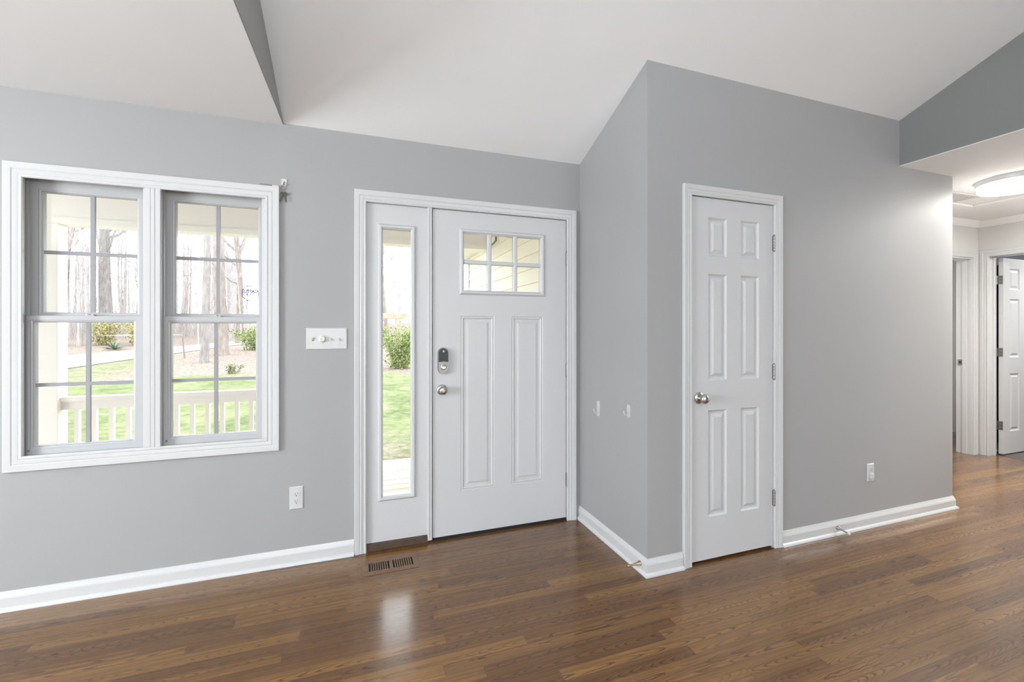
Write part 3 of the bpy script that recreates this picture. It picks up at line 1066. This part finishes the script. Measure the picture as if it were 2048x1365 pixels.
# ------------------------------------------------------------------ small things on the walls
def plate_prism(x0, x1, z0, z1, y, t, e=.004):
    m = MB()
    m.add([(x0, y, z0), (x1, y, z0), (x1, y, z1), (x0, y, z1),
           (x0, y - t * .35, z0), (x1, y - t * .35, z0), (x1, y - t * .35, z1), (x0, y - t * .35, z1),
           (x0 + e, y - t, z0 + e), (x1 - e, y - t, z0 + e), (x1 - e, y - t, z1 - e), (x0 + e, y - t, z1 - e)],
          [(0, 1, 5, 4), (1, 2, 6, 5), (2, 3, 7, 6), (3, 0, 4, 7), (4, 5, 9, 8), (5, 6, 10, 9), (6, 7, 11, 10), (7, 4, 8, 11), (8, 9, 10, 11), (3, 2, 1, 0)])
    return m


sw = root('light_switch', (-.160, D1, 1.205), 'white four-gang switch plate with a round dimmer between window and door', 'light switch')
px0, px1, pz0, pz1 = -.270, -.053, 1.202, 1.325
obj('wall_plate', plate_prism(px0, px1, pz0, pz1, D1, .006), M['plastic'], sw)
gx = [-.2365 + k * .046 + .002 for k in range(4)]
for k, x in enumerate(gx):
    if k == 1:
        obj('dimmer_dial', MB().lathe([(0, 0), (.0205, 0), (.0205, .006), (.0185, .008), (.0165, .008), (.0155, .016), (.013, .018), (.006, .018), (.005, .016), (0, .016)], 36, (x + .003, D1 - .006, 1.262), '-y'), M['ivory'], sw, smooth=30, label='round off-white dimmer dial')
    else:
        up_ = 1 if k in (0, 2) else -1
        if k == 2:
            up_ = -1
        m = MB()
        m.box(x - .0055, x + .0055, D1 - .0066, D1 - .005, 1.250, 1.274)
        sl = obj('toggle_slot', m, M['ivory'] if k else M['galv'], sw)
        t_ = MB()
        z_ = 1.262
        t_.hexa([(x - .005, D1 - .006, z_ - .008), (x + .005, D1 - .006, z_ - .008), (x + .005, D1 - .006, z_ + .008), (x - .005, D1 - .006, z_ + .008),
                 (x - .004, D1 - .017, z_ - .004 + up_ * .009), (x + .004, D1 - .017, z_ - .004 + up_ * .009), (x + .004, D1 - .017, z_ + .004 + up_ * .009), (x - .004, D1 - .017, z_ + .004 + up_ * .009)])
        obj('toggle', t_, M['plastic'], sl)
    for dz in (.030, -.030) if k != 9 else ():
        obj('screw', MB().lathe([(.0034, 0), (.0028, .0012), (0, .0014)], 12, (x, D1 - .006, 1.262 + dz), '-y'), M['ivory'], sw)


def outlet(name, x, y, z, label, plugcover=False, w=.072, h=.122):
    r = root(name, (x, y, z - h / 2), label, 'outlet')
    obj('wall_plate', plate_prism(x - w / 2, x + w / 2, z - h / 2, z + h / 2, y, .006), M['plastic'], r)
    for dz in (.0205, -.0205):
        if plugcover and dz < 0:
            c = MB().box(x - .014, x + .016, y - .017, y - .0055, z + dz - .019, z + dz + .017)
            obj('plug_cover', c, M['plastic'], r, bevel=.003)
            continue
        pts = []
        for k in range(28):
            a = 2 * PI * k / 28
            pts.append((x + .0175 * math.cos(a), z + dz + max(-.0135, min(.0135, .0175 * math.sin(a)))))
        rc = obj('receptacle', MB().prism(pts, lambda p: (p[0], y - .0055, p[1]), lambda p: (p[0], y - .0085, p[1])), M['plastic'], r)
        m = MB()
        m.box(x - .0072, x - .0052, y - .0089, y - .0080, z + dz - .0005, z + dz + .0085)
        m.box(x + .0052, x + .0070, y - .0089, y - .0080, z + dz + .0005, z + dz + .0075)
        m.lathe([(.0026, 0), (.0026, .0008), (0, .0008)], 12, (x, y - .0081, z + dz - .007), '-y')
        obj('slot', m, M['slot'], rc)
    obj('screw', MB().lathe([(.0028, 0), (.0022, .001), (0, .0012)], 12, (x, y - .006, z), '-y'), M['ivory'], r)
    return r


outlet('wall_outlet', -.3195, D1, .3705, 'white duplex outlet low on the wall under the switch plate', h=.127, w=.070)
outlet('wall_outlet', 3.238, D2, .360, 'white outlet on the closet wall near the hall, lower socket covered', True, h=.118, w=.064)


def coat_hook(y, z, h, w, label):
    r = root('wall_hook', (X1, y, z - h / 2), label, 'hook', 'white hooks on the narrow wall')
    base = MB().prism(stadium(0, 0, w, h, 8), lambda p: (X1, y - p[0], z + p[1]), lambda p: (X1 - .007, y - p[0] * .85, z + p[1] * .97))
    obj('back_plate', base, M['plastic'], r, smooth=35)
    a = h * .26
    pts = [(X1 - .004, y, z - a), (X1 - .016, y, z - a - .003), (X1 - .026, y, z - a + .004), (X1 - .032, y, z - a + .016), (X1 - .035, y, z - a + .028)]
    m = MB().tube(pts, [.007, .0055, .005, .005, .0058], 12)
    obj('hook_arm', m, M['plastic'], r, smooth=50)


coat_hook(2.483, .806, .100, .030, 'larger white adhesive coat hook nearer the front door')
coat_hook(2.148, .847, .079, .025, 'smaller white adhesive coat hook nearer the wall corner')

# key hook with its keys beside the window casing
kx, kz = -.3815, 2.137
r = root('key_hook', (kx, D1, kz - .018), 'small clear-white key hook right of the top corner of the window trim', 'hook')
obj('back_plate', MB().prism([(kx - .011, kz + .018), (kx - .014, kz + .014), (kx - .014, kz - .014), (kx - .011, kz - .020), (kx + .011, kz - .020), (kx + .014, kz - .014), (kx + .014, kz + .014), (kx + .011, kz + .018)],
                             lambda p: (p[0], D1, p[1]), lambda p: (p[0], D1 - .004, p[1])), M['plastic'], r)
obj('hook_arm', MB().tube([(kx, D1 - .003, kz + .002), (kx, D1 - .010, kz - .010), (kx, D1 - .014, kz - .017), (kx, D1 - .019, kz - .016), (kx, D1 - .021, kz - .010)], .0025, 8), M['bronze'], r, smooth=50)
r = root('key_ring', (kx, D1 - .014, kz - .10), 'pair of dark keys on a ring hanging from the small key hook', 'keys')
ring = [(kx + .012 * math.sin(a), D1 - .0145, kz - .031 + .0135 * math.cos(a)) for a in [2 * PI * k / 20 for k in range(21)]]
obj('ring', MB().tube(ring, .0013, 6, False), M['bronze'], r, smooth=60)


def key(cx, ang, yy, m_):
    c, s_ = math.cos(ang), math.sin(ang)
    out = [(0.010 * math.cos(t), 0.012 * math.sin(t)) for t in [PI * 1.32 - k * (PI * 1.64) / 14 for k in range(15)]]
    blade = [(.0042, -.014), (.0042, -.030), (.0028, -.032), (.0042, -.035), (.0026, -.038), (.0040, -.042), (.0, -.047), (-.0042, -.043), (-.0042, -.014)]
    pts = out + blade
    f = lambda p: (cx + p[0] * c - (p[1] - .01) * s_, kz - .058 + p[0] * s_ + (p[1] - .01) * c)
    return obj('key', MB().prism(pts, lambda p: (f(p)[0], yy, f(p)[1]), lambda p: (f(p)[0], yy - .0022, f(p)[1])), m_, r)


key(kx - .006, -.22, D1 - .0095, M['key'])
key(kx + .005, .12, D1 - .0125, M['key'])


# two small things lying on the window casing
tag(obj('metal_strip', MB().box(-.500, -.441, D1 - .014, D1 - .002, 2.1060, 2.1135), M['galv'], bevel=.001), 'small dark grey strip lying on top of the window trim', 'strip')
tag(obj('plastic_clip', MB().box(-.4395, -.407, D1 - .015, D1 - .001, 2.1060, 2.1125).box(-.4065, -.392, D1 - .01, D1 - .006, 2.1060, 2.1085), M['plastic'], bevel=.001), 'small white clip beside the dark strip on the window trim', 'clip')


# door stops screwed into the baseboards
def door_stop(base, tip, label, m_):
    base, tip = Vector(base), Vector(tip)
    d = (tip - base)
    L_ = d.length
    r = root('door_stop', base, label, 'door stop', 'door stops on the baseboards')
    prof = [(0, .0130), (.006, .0130), (.012, .0105), (.028, .0062), (.045, .0048), (L_ - .014, .0044)]
    m = MB()
    pts = [base + d * (t / L_) for t, _ in prof]
    m.tube([base] + pts[1:], [q for _, q in prof], 18)
    obj('stem', m, m_, r, smooth=60)
    obj('tip', MB().tube([base + d * ((L_ - .014) / L_), base + d * ((L_ - .012) / L_), tip - d * (.002 / L_), tip], [.0045, .0072, .0072, .006], 16), M['ivory'] if m_ == M['steel'] else m_, r, smooth=50)


door_stop((X1 - .013, 2.022, .047), (X1 - .093, 2.030, .040), 'brass-coloured door stop on the narrow wall baseboard', M['bronze'])
door_stop((2.905, D2 - .013, .047), (2.900, D2 - .093, .036), 'grey metal door stop on the baseboard right of the closet door', M['steel'])

# wooden floor register
vx0, vx1, vy0, vy1 = .030, .326, 2.470, 2.626
r = root('floor_register', ((vx0 + vx1) / 2, vy0, 0), 'brown wooden floor register in front of the sidelight', 'floor vent')
m = MB()
ix0, ix1, iy0, iy1 = .062, .300, 2.503, 2.590
zt = .0035
m.box(vx0, vx1, vy0, iy0, .0003, zt).box(vx0, vx1, iy1, vy1, .0003, zt).box(vx0, ix0, iy0, iy1, .0003, zt).box(ix1, vx1, iy0, iy1, .0003, zt)
mid = (ix0 + ix1) / 2
m.box(mid - .009, mid + .009, iy0, iy1, .0003, zt)
obj('register_frame', m, M['vent'], r)
obj('duct_opening', MB().box(ix0, ix1, iy0, iy1, .0002, .0008), M['slot'], r)
for a, b_ in ((ix0, mid - .009), (mid + .009, ix1)):
    m = MB()
    n_ = 9
    for k in range(n_):
        if k < n_ - 1:
            xx = a + (b_ - a) * (k + 1) / n_
            m.box(xx - .0032, xx + .0032, iy0, iy1, .0003, zt)
    obj('louver_set', m, M['vent'], r)

# ------------------------------------------------------------------ porch
PY, PZ = 5.05, -0.20
dk = root('porch_deck', (0, 4, PZ - .05), 'pale weathered plank porch deck outside the front door', 'deck', kind='structure')
m = MB()
yb = 2.90
k = 0
while yb < 5.16:
    m.box(-5.5, 1.47, yb, yb + .134, PZ - .03, PZ)
    yb += .140
obj('deck_boards', m, M['deck'], dk)
obj('deck_joists', MB().box(-5.5, 1.47, 2.9, 5.14, PZ - .2, PZ - .032), M['oldwood'], dk)
pr_ = root('porch_roof', (-2, PY, 2.26), 'white porch ceiling and beam over the deck', 'porch roof', kind='structure')
obj('porch_ceiling', MB().box(-5.6, 1.47, 2.89, 5.35, 2.56, 2.70), M['porch'], pr_)
obj('porch_beam', MB().box(-5.6, 1.47, PY, PY + .15, 2.315, 2.56), M['porch'], pr_)
obj('beam_trim', MB().box(-5.6, 1.47, PY - .012, PY + .16, 2.262, 2.318), M['porch'], pr_)


def porch_post(x0, x1, label):
    r = root('porch_post', ((x0 + x1) / 2, PY + .07, PZ), label, 'post', 'porch posts')
    obj('shaft', MB().box(x0, x1, PY, PY + .147, PZ, 2.262), M['porch'], r, bevel=.003)
    obj('plinth', MB().box(x0 - .02, x1 + .02, PY - .02, PY + .165, PZ, PZ + .16), M['porch'], r)


porch_post(-2.665, -2.517, 'square white porch post seen at the left edge of the left window')
porch_post(-.36, -.21, 'square white porch post hidden behind the wall between window and sidelight')
rl = root('porch_railing', (-1.44, PY + .07, PZ), 'white porch railing with square balusters outside the double window', 'railing')
obj('top_rail', MB().box(-2.517, -.36, PY + .028, PY + .118, .662, .700).box(-2.517, -.36, PY + .05, PY + .09, .585, .662), M['porch'], rl)
obj('bottom_rail', MB().box(-2.496, -.381, PY + .05, PY + .09, -.10, -.05), M['porch'], rl)
nb = 16
for k in range(nb):
    xx = -2.517 + .127 * (k + 1) - .020
    obj('baluster', MB().box(xx - .018, xx + .018, PY + .052, PY + .088, -.05, .59), M['porch'], rl)

# projecting wing of the house with lap siding
wg = root('house_wing', (1.55, 4.5, -.5), 'cream lap-sided wing of the house seen through the door window', 'house wing', kind='structure')
WXF = 1.48
m = MB()
ex = .131
z0 = -.5
while z0 < 2.56:
    z1 = min(z0 + ex, 2.56)
    m.add([(WXF - .013, 2.89, z0), (WXF - .013, 5.94, z0), (WXF, 5.94, z1), (WXF, 2.89, z1), (WXF, 2.89, z0), (WXF, 5.94, z0)],
          [(0, 3, 2, 1), (4, 0, 1, 5)])
    z0 += ex
obj('siding', m, M['siding'], wg)
obj('wing_core', MB().box(WXF + .001, 1.60, 2.90, 6.02, -.5, 2.60), M['porch'], wg)
obj('corner_gap', MB().box(WXF - .006, WXF + .002, 5.94, 5.955, -.5, 2.30), M['galv'], wg)
obj('corner_board', MB().box(WXF - .022, 1.60, 5.955, 6.04, -.5, 2.30), M['porch'], wg)
obj('eave_soffit', MB().box(1.10, 1.60, 5.36, 6.4, 2.30, 2.52), M['porch'], wg)
hk = MB()
hk.tube([(WXF - .004, 4.63, 2.37), (WXF - .03, 4.63, 2.365), (WXF - .035, 4.63, 2.34), (WXF - .035, 4.63, 2.295), (WXF - .05, 4.66, 2.268), (WXF - .075, 4.72, 2.245)], .011, 8)
tag(obj('porch_hook', hk, M['galv'], smooth=50), 'small grey metal hook on the cream siding under the porch ceiling', 'hook')

# ------------------------------------------------------------------ yard
def gz(y):
    return -0.5 if y < 9 else -0.5 + 0.03 * (y - 9)


m = MB()
xs_ = [-75 + 3 * k for k in range(41)]
ys_ = [2.9, 6, 9] + [12 + 3 * k for k in range(36)]
vs = [(x, y, gz(y)) for y in ys_ for x in xs_]
nx = len(xs_)
fs = [(j * nx + i, j * nx + i + 1, (j + 1) * nx + i + 1, (j + 1) * nx + i) for j in range(len(ys_) - 1) for i in range(nx - 1)]
m.add(vs, fs)
struct('lawn', m, M['ground'], 'spring lawn running into leaf litter under the trees', 'lawn', smooth=60)
near_e = [(-22, 8), (-14, 14.0), (-10.0, 20.7), (-9.4, 24.2), (-8.78, 27.0), (-7.6, 33), (-4, 42)]
far_e = [(-30, 12), (-18, 20.5), (-12.97, 26.8), (-11.64, 30.0), (-10.4, 33), (-8.6, 38), (-6, 46)]
m = MB()
vs = []
for (a, b_) in zip(near_e, far_e):
    vs += [(a[0], a[1], gz(a[1]) + .02), (b_[0], b_[1], gz(b_[1]) + .02)]
m.add(vs, [(2 * i, 2 * i + 1, 2 * i + 3, 2 * i + 2)[::-1] for i in range(len(near_e) - 1)])
struct('driveway', m, M['gravel'], 'pale gravel driveway curving past the trees', 'driveway')


def tree_mb(rng, h, r0, nb, lean=(0, 0), fork=False, levels=2, low=.22, seg=8):
    m = MB()
    n = 9
    pts = []
    rad = []
    wob = (rng.uniform(-1, 1), rng.uniform(-1, 1))
    for k in range(n):
        t = k / (n - 1)
        pts.append(Vector((lean[0] * h * t + .02 * h * wob[0] * math.sin(t * 5), lean[1] * h * t + .02 * h * wob[1] * math.sin(t * 4.2), h * t - .15 * (k == 0))))
        rad.append(r0 * (1.35 if k == 0 else 1) * (1 - .82 * t))
    pts.insert(1, pts[0] * .9 + pts[1] * .1 + Vector((0, 0, .1)))
    rad.insert(1, r0 * 1.02)
    m.tube(pts, rad, seg, False)

    def at(t):
        f = t * (n - 1)
        i = min(int(f), n - 2)
        return pts[i + 1].lerp(pts[i + 2], f - i) if i + 2 < len(pts) else pts[-1]

    def branch(p, d, L_, r, lv):
        q = [p]
        dd = d.copy()
        steps = 5
        for k in range(steps):
            dd = (dd + Vector((rng.uniform(-.25, .25), rng.uniform(-.25, .25), rng.uniform(-.02, .22)))).normalized()
            q.append(q[-1] + dd * L_ / steps)
        m.tube(q, [r * (1 - .85 * k / steps) for k in range(steps + 1)], 5 if lv else 3, False)
        if lv > 0:
            for k in range(rng.randint(3, 5)):
                i = rng.randint(1, steps)
                d2 = (dd + Vector((rng.uniform(-1, 1), rng.uniform(-1, 1), rng.uniform(-.2, .8)))).normalized()
                branch(q[i], d2, L_ * rng.uniform(.35, .6), r * .45, lv - 1)
    for k in range(nb):
        t = rng.uniform(low, .95)
        a = rng.uniform(0, 2 * PI)
        el = rng.uniform(.15, .9)
        d = Vector((math.cos(a) * math.cos(el), math.sin(a) * math.cos(el), math.sin(el)))
        branch(at(t), d, h * rng.uniform(.14, .28) * (1.1 - .5 * t), r0 * rng.uniform(.16, .32) * (1.1 - .7 * t), levels)
    if fork:
        branch(at(.35), Vector((.35, .1, .93)), h * .55, r0 * .6, 2)
    return m


def tree(x, y, h, r0, nb, label, seed, m_=None, group=None, lean=(0, 0), fork=False, low=.22):
    rng = random.Random(seed)
    mb = tree_mb(rng, h, r0, nb, lean, fork, 2, low)
    zg = gz(y)
    mb.map(lambda a, b_, c: (a, b_, c))
    o = obj('bare_tree', mb, m_ or M['bark'], smooth=60)
    o.location = (x, y, zg - .02)
    return tag(o, label, 'tree', group)


tree(-15.6, 36.5, 19, .42, 22, 'thick grey tree behind yellow shrubs, centred in the left window', 3, M['bark'], low=.3)
tree(-17.3, 35.0, 16, .26, 12, 'brown leaning tree with a fork just right of the porch post', 11, M['bark2'], lean=(.05, .0), fork=True)
tree(-13.4, 36.0, 17, .17, 12, 'slim grey tree near the right edge of the left window', 17)
tree(-6.08, 21.84, 17, .175, 16, 'grey trunk in the leaf litter, front one of a close pair, right window', 5, M['bark'], low=.3)
tree(-6.36, 25.6, 20, .31, 18, 'thick brown-grey tree right behind the nearer grey trunk in the right window', 8, M['bark2'], low=.3)
tree(-7.9, 36.0, 18, .24, 14, 'leaning forked tree behind the sticker in the right window', 23, M['bark2'], lean=(-.07, .02), fork=True)
tree(-7.49, 24.2, 3.6, .035, 9, 'small two-stemmed sapling at the driveway edge in the right window', 31, M['bark2'], fork=True, low=.1)
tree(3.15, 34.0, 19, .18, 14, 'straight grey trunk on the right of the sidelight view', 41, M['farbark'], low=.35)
tree(2.05, 31.0, 15, .14, 10, 'crooked brown tree on the left of the sidelight view', 43, M['bark2'], lean=(-.03, 0))

# distant woods: every trunk its own object, a few shared meshes
rng = random.Random(77)
protos = []
for k in range(8):
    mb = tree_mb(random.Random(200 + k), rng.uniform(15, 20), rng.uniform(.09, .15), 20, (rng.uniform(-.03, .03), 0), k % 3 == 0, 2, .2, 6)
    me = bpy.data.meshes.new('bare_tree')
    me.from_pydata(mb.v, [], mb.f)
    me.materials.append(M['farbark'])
    me.update()
    protos.append(me)
FAR = 'pale bare trunk among the distant woods beyond the driveway'
cnt = 0
while cnt < 66:
    y = rng.uniform(40, 74)
    # two view wedges: the double window and the sidelight
    if rng.random() < .8:
        x = -y * rng.uniform(.22, .66)
    else:
        x = y * rng.uniform(-.01, .14)
    o = bpy.data.objects.new('bare_tree', protos[rng.randrange(8)])
    COL.objects.link(o)
    o.location = (x, y, gz(y) - .05)
    o.rotation_euler = (0, 0, rng.uniform(0, 6.28))
    s_ = rng.uniform(.8, 1.25)
    o.scale = (s_, s_, s_ * rng.uniform(.9, 1.2))
    tag(o, FAR, 'tree', 'bare trees in the distant woods')
    cnt += 1

# thin understory trees between the driveway and the woods
protos2 = []
for k in range(5):
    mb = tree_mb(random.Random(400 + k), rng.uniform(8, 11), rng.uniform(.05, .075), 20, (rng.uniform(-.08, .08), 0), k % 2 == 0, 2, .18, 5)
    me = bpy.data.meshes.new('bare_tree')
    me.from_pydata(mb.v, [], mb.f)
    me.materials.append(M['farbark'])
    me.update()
    protos2.append(me)
for k in range(26):
    y = rng.uniform(31, 42)
    x = -y * rng.uniform(.20, .60) if k < 20 else y * rng.uniform(.0, .12)
    if abs(x + .36 * y) < .6 and y < 33:
        x -= 2
    o = bpy.data.objects.new('bare_tree', protos2[k % 5])
    COL.objects.link(o)
    o.location = (x, y, gz(y) - .05)
    o.rotation_euler = (0, 0, rng.uniform(0, 6.28))
    s_ = rng.uniform(.8, 1.3)
    o.scale = (s_, s_, s_)
    tag(o, 'thin twiggy young tree between the driveway and the distant woods', 'tree', 'thin understory trees past the driveway')

# brush of the far woods (uncountable twigs)
m = MB()
for k in range(3600):
    y = rng.uniform(43, 80)
    x = -y * rng.uniform(.2, .7) if rng.random() < .75 else y * rng.uniform(-.02, .16)
    h_ = rng.uniform(.5, 1.0) ** 2 * rng.uniform(2, 11)
    r_ = rng.uniform(.010, .026)
    dx, dy = rng.uniform(-.25, .25), rng.uniform(-.2, .2)
    p0, p1 = Vector((x, y, gz(y))), Vector((x + dx * h_, y + dy * h_, gz(y) + h_))
    n = len(m.v)
    for q, rr_ in ((p0, r_), (p1, r_ * .3)):
        for a in range(3):
            m.v.append((q.x + rr_ * math.cos(a * 2.094), q.y + rr_ * math.sin(a * 2.094), q.z))
    for a in range(3):
        m.f.append((n + a, n + (a + 1) % 3, n + 3 + (a + 1) % 3, n + 3 + a))
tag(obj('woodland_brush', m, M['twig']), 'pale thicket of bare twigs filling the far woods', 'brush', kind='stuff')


def shrub(x, y, w, d, h, n, leaf, label, seed, lsz=.05, stems=14):
    rg = random.Random(seed)
    zg = gz(y)
    r = root('shrub', (x, y, zg), label, 'shrub')
    m = MB()
    ends = []
    for k in range(stems):
        a = rg.uniform(0, 2 * PI)
        e_ = Vector((x + .46 * w * rg.uniform(.2, 1) * math.cos(a), y + .46 * d * rg.uniform(.2, 1) * math.sin(a), zg + h * rg.uniform(.6, 1.0)))
        b0 = Vector((x + .1 * w * math.cos(a), y + .1 * d * math.sin(a), zg - .02))
        midp = b0.lerp(e_, .5) + Vector((rg.uniform(-.1, .1) * w, rg.uniform(-.1, .1) * d, .05 * h))
        m.tube([b0, midp, e_], [.018, .012, .004], 4, False)
        ends.append((b0, midp, e_))
    obj('stems', m, M['bark2'], r)
    f = MB()
    for k in range(n):
        b0, midp, e_ = rg.choice(ends)
        t = rg.random()
        p = b0.lerp(midp, t * 2) if t < .5 else midp.lerp(e_, t * 2 - 1)
        p = p + Vector((rg.gauss(0, .07 * w), rg.gauss(0, .07 * d), rg.gauss(0, .05 * h)))
        if p.z < zg + .03:
            continue
        u = Vector((rg.uniform(-1, 1), rg.uniform(-1, 1), rg.uniform(-1, 1))).normalized()
        v = u.orthogonal().normalized()
        s_ = lsz * rg.uniform(.6, 1.3)
        f.add([p - u * s_, p + v * s_ * .45, p + u * s_, p - v * s_ * .45], [(0, 1, 2, 3)])
    obj('foliage', f, leaf, r)
    return r


shrub(1.55, 17.7, 1.9, 1.4, 1.75, 3600, M['leaf'], 'light green shrub on the lawn seen through the sidelight', 51, .05)
shrub(-5.2, 29.0, 3.6, 2.2, 1.55, 2600, M['leaf'], 'broad light green shrub behind the litter in the right window', 52, .07, 24)
shrub(-13.0, 34.2, 2.4, 1.6, 1.7, 1300, M['leafy'], 'yellow-green shrub right of the thick tree in the left window', 53, .07, 18)
shrub(-15.1, 34.8, 2.2, 1.5, 1.8, 1200, M['leafy'], 'yellow-green shrub in front of the thick tree in the left window', 54, .07, 18)
shrub(-4.05, 17.6, .7, .5, .35, 260, M['leafd'], 'low dull green tuft in the leaf litter in the right window', 55, .04, 8)

# yucca clump at the driveway edge
rg = random.Random(9)
yx, yy_ = -12.7, 30.4
m = MB()
for k in range(60):
    a = rg.uniform(0, 2 * PI)
    el = rg.uniform(.15, 1.2)
    L_ = rg.uniform(.45, .85)
    d = Vector((math.cos(a) * math.cos(el), math.sin(a) * math.cos(el), math.sin(el)))
    sd_ = Vector((-math.sin(a), math.cos(a), 0)) * .028
    p = Vector((yx, yy_, gz(yy_) + .02))
    tip = p + d * L_ + Vector((0, 0, -.1 * L_))
    q = p + d * L_ * .5
    m.add([p - sd_ * .6, p + sd_ * .6, q + sd_, tip, q - sd_, q + Vector((0, 0, -.012))], [(0, 1, 2, 4), (4, 2, 3), (0, 4, 5), (1, 5, 2), (4, 3, 5), (2, 5, 3)])
tag(obj('yucca_plant', m, M['yucca']), 'spiky grey-green clump beside the driveway in the left window', 'plant')

# wooden post with a crossbeam
wp = root('timber_post', (1.69, 20.0, gz(20.0)), 'weathered wooden post with a crossbeam in the sidelight view', 'post')
obj('upright', MB().box(1.61, 1.76, 19.92, 20.08, gz(20) - .05, 1.76), M['oldwood'], wp, bevel=.01)
obj('crossbeam', MB().box(.45, 2.09, 19.91, 20.09, 1.76, 1.99), M['oldwood'], wp, bevel=.01)
